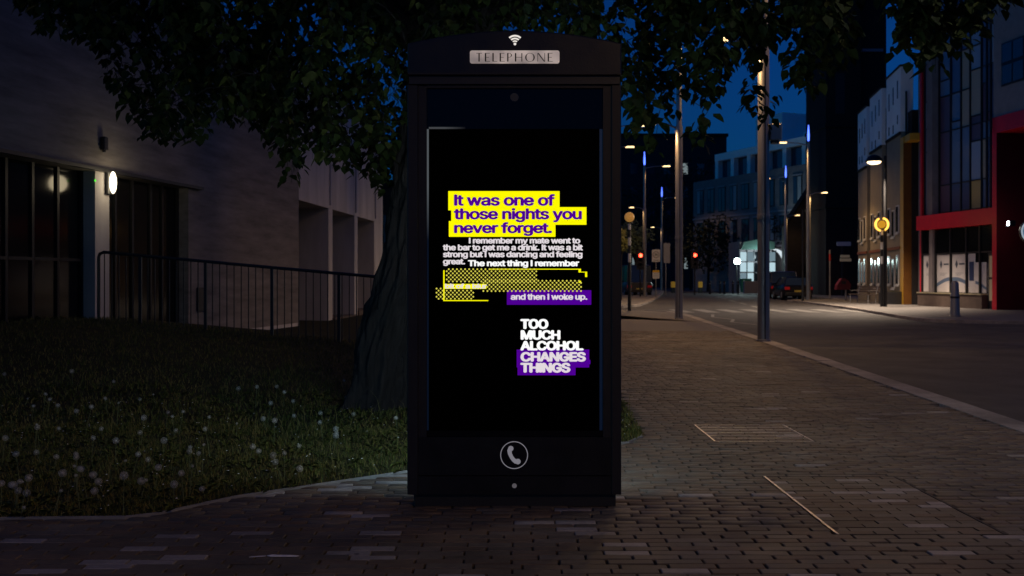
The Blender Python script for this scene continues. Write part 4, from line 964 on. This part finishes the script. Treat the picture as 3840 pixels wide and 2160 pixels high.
MB().box(u(3726), uE, 0.0, 1.7, G.z(3735,440)+0.004, TOPG).build('upper_wall', mat('grey_brick_panel', (0.25,0.22,0.23), 0.85, 0.2, var=0.12, vscale=3), gb)
MB().box(u(3741)+0.02, uE, 1.7, 2.4, -0.1, G.z(3735,505)).build('recess_wall', mat('dark_red_recess', (0.10,0.01,0.015), 0.6, 0.3), gb)
wz0, wz1 = G.z(3770,322), G.z(3770,160); wu0, wu1 = u(3757), u(3757)+2.3
MB().box(wu0, wu1, -0.03, -0.002, wz0, wz1).build('window_frame', M_frame, gb)
for k in range(3):
    for q in range(2): MB().box(wu0+0.08+k*0.74, wu0+0.72+k*0.74, -0.05, -0.031, wz0+0.08+q*(wz1-wz0)/2, wz0+(q+1)*(wz1-wz0)/2-0.06).build('pane', M_glass2, gb)
# shop front: upper lights, posters, stall riser
su = [u(p) for p in (3437,3487,3543,3602,3652,3724)]; zu0, zu1 = G.z(3535,950), zr0
zs = G.z(3535,1098)
for a, c in zip(su, su[1:]):
    MB().box(a+0.04, c-0.04, 0.30, 0.33, zu0+0.03, zu1-0.03).build('upper_light', M_glass, gb)
    MB().box(a+0.04, c-0.04, 0.34, 0.37, zs+0.02, zu0-0.03).build('shop_window', M_glass, gb)
for a in su: MB().box(a-0.04, a+0.04, 0.24, 0.40, zs, zu1).build('shop_mullion', M_frame, gb)
MB().box(su[0], su[-1], 0.26, 0.40, zu0-0.028, zu0+0.028).build('shop_transom', M_frame, gb)
MB().box(su[0], su[-1]-0.9, 0.05, 0.5, -0.1, zs-0.05).build('stall_riser', M_riser, gb)
MB().box(su[0], su[-1]-0.9, 0.0, 0.42, zs-0.048, zs+0.0).build('sill', mat('sill_metal', (0.5,0.45,0.30), 0.35, 0.5, 0.6), gb)
M_post = mat('poster_paper', (0.50,0.47,0.47), 0.8, 0.15, var=0.12, vscale=1.5); M_pink = mat('poster_ink', (0.06,0.07,0.10), 0.7, 0.2); M_pblue = mat('poster_blue', (0.10,0.14,0.22), 0.7, 0.2)
def poster(a, c, z0, z1, cols, mark=True, yy=0.325):
    p = MB().box(a, c, yy, yy+0.006, z0, z1).build('poster', M_post, gb); w = c-a; h = z1-z0
    if mark:
        cx, cz = a+w*0.30, z0+h*0.74
        MB().add([(cx-w*.10,yy-.004,cz),(cx,yy-.004,cz-h*.12),(cx+w*.10,yy-.004,cz),(cx,yy-.004,cz+h*.12)], [(0,1,2,3)]).build('poster_mark', M_pink, p)
        MB().box(cx+w*.18, cx+w*.55, yy-.004, yy-.001, cz-h*.02, cz+h*.025).build('poster_line', M_pink, p)
        for k in range(3): MB().box(a+w*.22, a+w*(.75-.1*k), yy-.003, yy-.001, z0+h*(.50-.03*k), z0+h*(.512-.03*k)).build('poster_line', mat('poster_fine_print', (0.25,0.25,0.28), 0.7, 0.2), p)
    if cols:
        b = MB(); n = 10
        for i in range(n):
            x0, x1 = a+w*i/n, a+w*(i+1)/n; f0 = z0+h*(0.18+0.22*math.sin((cols+i/n)*1.3)); f1 = z0+h*(0.18+0.22*math.sin((cols+(i+1)/n)*1.3))
            b.add([(x0,yy-.002,f0-h*.10),(x1,yy-.002,f1-h*.10),(x1,yy-.002,f1),(x0,yy-.002,f0)], [(0,1,2,3)])
        b.build('poster_print', M_pblue, p)
zp1 = zu0-0.05
poster(su[0]+.06, su[1]-.05, zs+.03, zp1, 0); poster(su[1]+.05, su[2]-.06, zs+.03, zp1, 0.2); poster(su[2]+.06, su[3]-.05, zs+.03, zp1, 1.0)
p_ = MB().box(su[3]+.05, su[4]-.42, 0.325, 0.331, zs+.03, zp1).build('poster', M_post, gb); MB().box(su[3]+.14, su[3]+.50, 0.320, 0.3245, zs+.55, zp1-.35).build('poster_print', mat('poster_navy', (0.02,0.035,0.10), 0.6, 0.3), p_)
poster(su[4]-.41, su[4]+.40, zs+.03, zs+1.35, 1.4, False); poster(su[4]+.50, su[4]+.85, zs-.05, zs+1.3, 0, False)
dr = MB().box(su[5]-.80, su[5]-.06, 0.28, 0.335, 0.0, zu0-.05).build('door', M_frame, gb)
for q in range(2): MB().box(su[5]-.70, su[5]-.20, 0.27, 0.279, 0.35+q*1.0, 1.25+q*1.0).build('door_panel', mat('door_cream', (0.40,0.33,0.22), 0.7, 0.3, emit=(0.8,0.6,0.3), estr=0.05), dr)
us = u(3800)
poster(u(3818), u(3818)+1.3, 0.8, 2.2, 0, True, -0.06+1.70)
ws = thing('security_light', 'small white security light on the dark red recess wall', 'lamp', (G.a[0]+G.c[0]*u(3806)-0.25, G.a[1]+G.c[1]*u(3806), G.z(3806,838)), G.rz)
MB().bbox(-.10,.10,-.02,.25,-.10,.12,.02).build('housing', M_dkmetal, ws); MB().box(-.07,.07,-.03,-.021,-.08,.09).build('lens', E_cool, ws); pointl(ws, (-0.1,-0.2,0), 6, COOL, 0.08)
uq = u(3838)
rs = thing('round_sign', 'round blue-white lit sign projecting from the red-framed recess', 'sign', (G.a[0]+G.c[0]*uq+0.12, G.a[1]+G.c[1]*uq, G.z(3838,868)), 0)
b = MB(); b.tube([(0.22,-.06,0),(0.22,.06,0)], .50, 28); b.build('drum', M_dkmetal, rs, True)
b = MB(); b.add([(0.22+.46*math.cos(2*math.pi*k/28),-.064,.46*math.sin(2*math.pi*k/28)) for k in range(28)], [tuple(range(28))]); b.build('lit_face', emat('sign_face_blue', (0.25,0.55,0.9), 0.2), rs)
b = MB()
for i in range(28):
    a, c = 2*math.pi*i/28, 2*math.pi*(i+1)/28; b.add([(0.22+r_*math.cos(q),-.067,r_*math.sin(q)) for r_,q in ((.40,a),(.40,c),(.47,c),(.47,a))], [(0,1,2,3)])
b.build('white_rim', emat('sign_rim_white', (0.7,0.85,1), 0.45), rs)
MB().box(0.6,1.6,-.02,.02,-.03,.03).build('bracket', M_dkmetal, rs)

# ------------------------------------------------------------------ terrace with pale upper panels
Tf = Facade((21.75,63.2), (19.45,49.6)); v_ = lambda p: Tf.u(p)
tr = thing('terrace_block', 'cream terrace of three bays with pale blue-white upper panels', 'building', (Tf.a[0], Tf.a[1], 0), Tf.rz)
MB().box(v_(3216), v_(3392), 0.35, 8, -0.1, 9.6).build('rear_wall', M_dkbrick, tr)
bayspx = ((3217,3250,430,408),(3262,3306,372,340),(3324,3377,300,262))
for k, (p0, p1, qa, qb) in enumerate(bayspx):
    a, c = v_(p0), v_(p1); zm = Tf.z(p0, (640,572,528)[k]); ztop0, ztop1 = Tf.z(p0, qa), Tf.z(p1, qb)
    MB().box(a, c, 0.02, 0.6, -0.1, zm).build('lower_wall', M_cream, tr)
    MB().box(a, c, 0.0, 0.6, zm+.003, max(ztop0,ztop1)).build('upper_panel', M_whitew, tr)
    MB().box(a-.03, c+.03, -.05, .62, max(ztop0,ztop1)+.002, max(ztop0,ztop1)+.10).build('coping', M_dkbrick, tr)
    MB().box(a, c, -0.06, 0.019, zm-.14, zm-.002).build('string_course', M_dkbrick, tr)
    w = c-a
    for q in range(3):
        x = a + w*(0.2+0.3*q); zh = zm + (ztop1-zm)*(0.62+0.05*q)
        MB().box(x-.11, x+.11, -0.012, 0.0-.001, zh-.45, zh+.45).build('slot_window', M_glass, tr)
        MB().box(x-.09, x+.09, -0.012, -.001, zh-1.75-.2*(q%2), zh-1.3-.2*(q%2)).build('slot_window', M_glass, tr)
    for fl, (z0, z1) in enumerate(((0.95,2.5),(3.6,5.0))):
        for q in range(3):
            x = a + w*(0.2+0.3*q); dz = 0.18*(q%2)
            wf = MB().box(x-.30, x+.30, -0.03, 0.019, z0-dz, z1-dz).build('window', M_fwhite, tr)
            MB().box(x-.24, x+.24, -0.036, -.0305, z0-dz+.06, z1-dz-.06).build('pane', M_glass, wf); MB().box(x-.36, x+.36, -0.08, -.0305, z0-dz-.08, z0-dz-.002).build('sill', M_fwhite, wf)
    MB().box(a, c, -0.05, 0.019, 2.75, 2.9).build('string_course', mat('terracotta', (0.20,0.07,0.04), 0.8, 0.2), tr)
    MB().tube([(c+.10,0.25,0),(c+.10,0.25,zm+2)], .05, 8).build('downpipe', M_dkmetal, tr)
MB().box(v_(3378), v_(3390), -0.03, 0.62, -0.1, Tf.z(3384,515)).build('yellow_fin', M_yellow, tr)
MB().box(v_(3390.2), v_(3410), 0.02, 0.6, Tf.z(3384,540), Tf.z(3384,515)-.002).build('yellow_lintel', M_yellow, tr)
MB().box(v_(3390)+.001, v_(3390)+.012, -0.028, 0.618, -0.1, Tf.z(3384,540)-.003).build('yellow_shade_return', mat('yellow_shade_return', (0.14,0.055,0.01), 0.8, 0.2, var=0.2, vscale=2), tr)  # thin added board carrying the fin side's shade as a brown colour
MB().box(v_(3391), v_(3440), 0.65, 8, -0.1, 12.2).build('link_wall', M_brbrick, tr)

# ------------------------------------------------------------------ church tower, brick offices, far blocks
x0, x1, y = P(3097,0,74).x, P(3335,0,74).x, 74
tw_ = thing('church_tower', 'very tall black brick tower rising behind the terrace', 'tower', (x0, y, 0))
w = x1-x0; HT = 26
MB().box(0,w*.55,0,5,-.1,HT).build('tower_wall', M_dkbrick, tw_); MB().box(w*.55+.002,w,0.6,6,-.1,21.2).build('stair_turret', M_dkbrick, tw_)
MB().prism_xz([(w*.55+.002,21.202),(w,21.202),(w*.95,23.0),(w*.70,25.4),(w*.55+.002,25.4)],0.6,6).build('turret_cap', M_dkbrick, tw_)
for zz_ in (6.5,12.5,18.2): MB().box(-.08,w*.55+.08,-.10,5.1,zz_,zz_+.25).build('string_course', M_dkbrick, tw_)
MB().box(w*.52,w*.94,0.45,0.59,P(3240,188,74).z,P(3240,177,74).z).build('louvre', mat('louvre_grey', (0.20,0.20,0.24), 0.7, 0.3), tw_)
for px_ in (3150,): MB().box(P(px_,0,74).x-x0-.35,P(px_,0,74).x-x0+.35,-.02,-.001,13.5,16.5).build('belfry_window', M_frame, tw_)
nv = thing('church_hall', 'low black-roofed hall with gable beside the tall tower', 'building', (P(2950,0,83).x, 83, 0))
nw = P(3260,0,83).x-P(2950,0,83).x
MB().prism_xz([(0,-.1),(nw,-.1),(nw,10.6),(nw*.47,10.6),(0,5.6)],0,1.5).build('gable_wall', M_dkbrick, nv)
MB().prism_xz([(-.1,5.56),(nw*.47,10.62),(nw*.47,10.72),(-.1,5.66)],-.05,1.5).build('roof_slope', mat('slate', (0.010,0.010,0.012), 0.9, 0.1), nv)
for k in range(4): MB().box(1.2+k*1.25,1.75+k*1.25,-.04,-.002,0.5,2.4).build('window', M_glass, nv)
sg = thing('pub_sign', 'stack of cream and white sign boards on the dark hall wall', 'sign', (P(3160,0,72).x, 72, 0))
for (pa,pb,qa,qb,m) in ((3138,3190,922,907,M_sw),(3152,3186,966,956,mat('sign_cream', (0.5,0.42,0.28), 0.6, 0.3, emit=(0.8,0.6,0.35), estr=0.05)),(3150,3192,980,969,mat('sign_cream', (0.5,0.42,0.28)))):
    MB().bbox(P(pa,0,72).x-P(3160,0,72).x,P(pb,0,72).x-P(3160,0,72).x,-.05,.05,P(0,qa,72).z,P(0,qb,72).z,.01).build('board', m, sg)
MB().box(-.06,.06,.06,.14,0,P(0,905,72).z).build('post', M_dkmetal, sg)
rbn = thing('litter_bin', 'red hooded bin on a grey post near the pub sign', 'litter bin', (P(3160,0,58).x, 58, 0))
MB().tube([(.18,0,0),(.18,0,.75)], .05, 8).build('post', M_steel, rbn, True); MB().prism_xz([(-.42,.62),(.35,.62),(.42,.9),(.30,1.12),(.05,1.28),(-.12,1.28),(-.38,.9)],-.22,.22).build('red_hood', mat('bin_red', (0.13,0.012,0.018), 0.5, 0.4), rbn); MB().box(-.15,.12,-.225,-.221,.95,1.12).build('slot', M_dkmetal, rbn)

Wf = Facade((19.9,103.0), (26.9,85.0)); wv = lambda p: Wf.u(p)
wb = thing('white_topped_offices', 'brown brick offices with a white set-back top storey', 'building', (Wf.a[0], Wf.a[1], 0), Wf.rz)
ul, ur = wv(2600), wv(3150); zbk = Wf.z(2640,678)
MB().box(ul, ur, 0, 10, -.1, zbk).build('brick_wall', M_brbrick, wb)
ua = wv(2652); zw0, zw1 = zbk+.003, Wf.z(2652,588)
MB().box(ua, ur, 0.9, 9, zw0+1.95, zw1+.25).build('white_fascia', M_whitew, wb)
wn_ = 7; cell = (wv(3050)-ua)/6
for k in range(8): MB().box(ua+cell*k-.0, ua+cell*k+.55, 0.95, 1.6, zw0, zw0+1.948).build('white_pier', M_whitew, wb)
MB().box(ua+6*cell+.552, ur, 1.0, 9, zw0, zw0+1.948).build('white_wall', M_whitew, wb)
MB().box(ua, ur, 1.9, 8.9, zw0, zw0+1.94).build('storey_core', M_whitew, wb)
for k in range(6): MB().box(ua+cell*k+.56, ua+cell*(k+1)-.01, 1.5, 1.56, zw0+.02, zw0+1.93).build('pane', M_glass2, wb)
pb_ = MB().box(wv(2738), wv(2835), 3, 7, zw1+.252, Wf.z(2738,478)+1.0).build('plant_room', M_whitew, wb)
MB().box(wv(2880), wv(3085), 4, 8, zw1+.252, zw1+1.3).build('roof_screen', M_whitew, wb)
for fl, (za, zc_) in enumerate(((7.9,10.4),(4.7,7.0))):
    nn_ = 11; cw = (ur-ul-1.0)/nn_
    for k in range(nn_):
        x = ul+.8+k*cw
        f_ = MB().box(x, x+cw*.62, -.05, -.002, za, zc_).build('window', M_frame, wb)
        for q in range(2): MB().box(x+.06+q*cw*.30, x+cw*.28+q*cw*.30, -.07, -.0505, za+.08, zc_-.08).build('pane', M_glass2 if (k*3+q+fl)%5 else mat('blind_pale', (0.3,0.32,0.34), 0.7, 0.3), f_)
        MB().box(x-.05, x+cw*.66, -.12, -.0505, zc_+.01, zc_+.14).build('lintel', mat('pale_stone', (0.28,0.26,0.28), 0.8, 0.2), f_)
    MB().box(ul, ur, -.10, -.002, za-.55, za-.40).build('string_course', mat('pale_stone', (0.28,0.26,0.28)), wb)
# lit corner shop
cs = thing('corner_shop', 'brightly lit corner shop with pale windows and a curved canopy', 'shop', (P(2778,0,89.5).x, 89.5, 0))
cwd = P(2900,0,89.5).x-P(2778,0,89.5).x
E_shop = emat('shop_light', (0.62,0.86,0.95), 0.75); E_shop2 = emat('shop_light_dim', (0.45,0.66,0.78), 0.35)
MB().box(0,cwd,0.5,5,-.1,4.6).build('wall', M_brbrick, cs)
for k in range(5):
    for q in range(3): MB().box(.05+k*.65,.60+k*.65,.40,.44,.9+q*.95,1.72+q*.95).build('lit_pane', (E_shop if (k+q)%3 else E_shop2) if k not in (2,) else M_glass, cs)
    MB().box(.61+k*.65,.69+k*.65,.36,.46,.1,3.8).build('mullion', M_frame, cs)
MB().prism_xz([(-.1,3.85),(cwd,3.85),(cwd,4.5),(cwd*.5,4.75),(.2,4.5)],-.5,.49).build('canopy', mat('canopy_green', (0.05,0.10,0.08), 0.6, 0.3), cs)
b = MB()
for i in range(6):
    a, c = R(15*i), R(15*(i+1)); b.add([(cwd+.1+1.1*math.sin(a),-.2,2.6+1.3*math.cos(a)),(cwd+.1+1.1*math.sin(c),-.2,2.6+1.3*math.cos(c)),(cwd+.1+1.1*math.sin(c),1.5,2.6+1.3*math.cos(c)),(cwd+.1+1.1*math.sin(a),1.5,2.6+1.3*math.cos(a))],[(0,1,2,3)])
b.build('curved_awning', emat('awning_lit', (0.75,0.85,0.92), 0.9), cs)
pointl(cs, (cwd*.5,-1.0,3.2), 220, (0.7,0.92,1.0), 0.3)
fl = thing('floodlight', 'dazzling white floodlight at the edge of the corner shop', 'floodlight', (P(2763,0,88).x, 88, 0))
MB().tube([(0,0,0),(0,0,P(0,990,88).z)], .05, 8).build('pole', M_dkmetal, fl, True)
zf = P(0,980,88).z; MB().bbox(-.28,.28,-.08,.10,zf-.22,zf+.22,.03).build('housing', M_dkmetal, fl); MB().ball((0,-.16,zf), .27, 16).build('lens', emat('flood_white', (0.75,1.0,0.96), 40), fl, True)
pointl(fl, (0,-.5,zf), 160, (0.72,1.0,0.95), 0.2)
gn = thing('wheelie_bin', 'green wheeled bin in front of the lit corner shop', 'bin', (P(2795,0,86).x, 86, -.02))
MB().add([(-.35,-.35,.08),(.35,-.35,.08),(.35,.35,.08),(-.35,.35,.08),(-.45,-.42,1.15),(.45,-.42,1.15),(.45,.42,1.15),(-.45,.42,1.15)],[(0,3,2,1),(0,1,5,4),(1,2,6,5),(2,3,7,6),(3,0,4,7)]).build('bin_body', mat('bin_green', (0.02,0.20,0.11), 0.5, 0.4), gn)
MB().bbox(-.48,.48,-.46,.46,1.152,1.25,.03).build('bin_lid', MATS['bin_green'], gn)
cb = thing('street_cabinet', 'pale grey street cabinet standing on the shop forecourt', 'cabinet', (P(2822,0,84).x, 84, -.02))
MB().bbox(-.75,.75,-.25,.25,0,1.05,.02).build('cabinet_body', mat('cabinet_grey', (0.22,0.21,0.21), 0.6, 0.3), cb)
for k in (-1,1): MB().box(k*.37-.33,k*.37+.33,-.262,-.251,.1,.95).build('cabinet_door', mat('cabinet_grey', (0.22,0.21,0.21)), cb)
db = thing('dark_apartment_block', 'dark flat-roofed apartment block with few lit windows behind far trees', 'building', (P(2150,0,135).x, 135, 0))
dw = P(2725,0,135).x-P(2150,0,135).x; dz_ = P(0,512,135).z
MB().box(0,dw,0,12,-.1,dz_).build('wall', mat('slate_cladding', (0.030,0.030,0.038), 0.8, 0.2), db); MB().box(-.2,dw+.2,-.2,12.2,dz_+.002,dz_+.4).build('parapet', M_dkbrick, db)
pr = random.Random(9)
for r_ in range(5):
    for k in range(9):
        x = 1.0+k*2.25; z_ = 2.5+r_*3.2; q = pr.random()
        MB().box(x,x+1.0,-.06,-.002,z_,z_+1.5).build('window', M_glass2 if q < .86 else emat('lit_window_dim', (0.6,0.75,0.8), 0.25), db)
bl = thing('side_street_block', 'dark brick block at the far side of the side street behind the beacon', 'building', (-9, 62, 0))
MB().box(0,15.5,0,10,-.1,7.0).build('wall', M_dkbrick, bl); MB().box(-.1,15.6,-.1,10,7.002,7.3).build('parapet', M_dkbrick, bl)
for k in range(6): MB().box(1+k*2.4,2.2+k*2.4,-.05,-.002,3.5,5.2).build('window', M_glass2, bl)

# ------------------------------------------------------------------ bench by the terrace
bn = thing('bench', 'dark slatted bench by the terrace wall beside the tall beacon', 'bench', (P(3235,0,52).x, 52, 0), R(-80))
for k in range(4): MB().box(-1.1,1.1,-.22+k*.12,-.13+k*.12,.43,.47).build('seat_slat', M_riser, bn)
for k in range(3): MB().box(-1.1,1.1,.27+k*.03,.30+k*.03,.55+k*.12,.64+k*.12).build('back_slat', M_riser, bn)
for sx in (-.9,.9):
    MB().tube([(sx,-.2,0),(sx,-.2,.43)], .025, 6).build('leg', M_steel, bn); MB().tube([(sx,.22,0),(sx,.24,.45),(sx,.36,.92)], .025, 6).build('leg', M_steel, bn)
    MB().tube([(sx,-.22,.64),(sx,.28,.66)], .02, 6).build('armrest', M_steel, bn)
# small planter beyond beacon
pt = thing('planter', 'dark square planter standing between the beacon and the yellow fin', 'planter', (P(3338,0,50).x, 50, 0))
MB().bbox(-.45,.45,-.4,.4,0,.62,.03).build('trough', M_dkmetal, pt); MB().box(-.4,.4,-.35,.35,.60,.64).build('soil', M_soil, pt)

# ------------------------------------------------------------------ distant trees
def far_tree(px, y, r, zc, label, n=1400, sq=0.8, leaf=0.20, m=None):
    x = (px-1920)/FPX*y; t = thing('street_tree', label, 'tree', (x, y, 0)); rr = random.Random(int(px))
    MB().tube([(0,0,-.1),(.05,0,zc*.5),(0.1,.1,zc)], [.16,.12,.05], 8).build('trunk', M_bark, t, True)
    for k in range(5):
        a = k*1.26; MB().tube([(.05,0,zc*.55),(math.cos(a)*r*.5,math.sin(a)*r*.5,zc+r*.2)], [.06,.015], 6).build('limb', M_bark, t)
    V = []; F = []
    for _ in range(n):
        d = Vector((rr.gauss(0,1),rr.gauss(0,1),rr.gauss(0,1))).normalized(); q = r*rr.random()**.4
        p = Vector((d.x*q, d.y*q, zc + d.z*q*sq))
        if noise.noise((p+Vector((px,0,0)))*1.2/max(1,r*.5)) < -.12: continue
        a = Vector((rr.gauss(0,1),rr.gauss(0,1),rr.gauss(0,1))).normalized(); b = a.orthogonal().normalized(); o_ = len(V)
        V += [p-a*leaf, p+b*leaf*.6, p+a*leaf, p-b*leaf*.6]; F.append((o_,o_+1,o_+2,o_+3))
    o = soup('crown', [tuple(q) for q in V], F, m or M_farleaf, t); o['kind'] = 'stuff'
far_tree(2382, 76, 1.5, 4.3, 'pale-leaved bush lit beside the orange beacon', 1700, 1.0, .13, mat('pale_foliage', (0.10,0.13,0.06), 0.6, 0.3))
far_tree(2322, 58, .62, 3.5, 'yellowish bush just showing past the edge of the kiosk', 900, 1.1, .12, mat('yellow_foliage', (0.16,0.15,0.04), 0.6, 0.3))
far_tree(2560, 108, 4.2, 6.2, 'dark tree behind the lamp column and red traffic light')
far_tree(2655, 100, 3.4, 4.4, 'dark rounded tree in front of the brick offices')
far_tree(2730, 100, 3.2, 5.4, 'dark tree overhanging the floodlight by the corner shop')
far_tree(2450, 118, 5.0, 8.5, 'tall dark tree in front of the apartment block')
far_tree(2590, 116, 4.6, 12.0, 'tallest dark tree rising to the apartment roofline')
far_tree(2960, 92, 2.6, 5.6, 'small tree catching amber light beyond the dark van', 900)
far_tree(2365, 112, 4.5, 8.5, 'dark tree beside the kiosk edge beyond the side street')
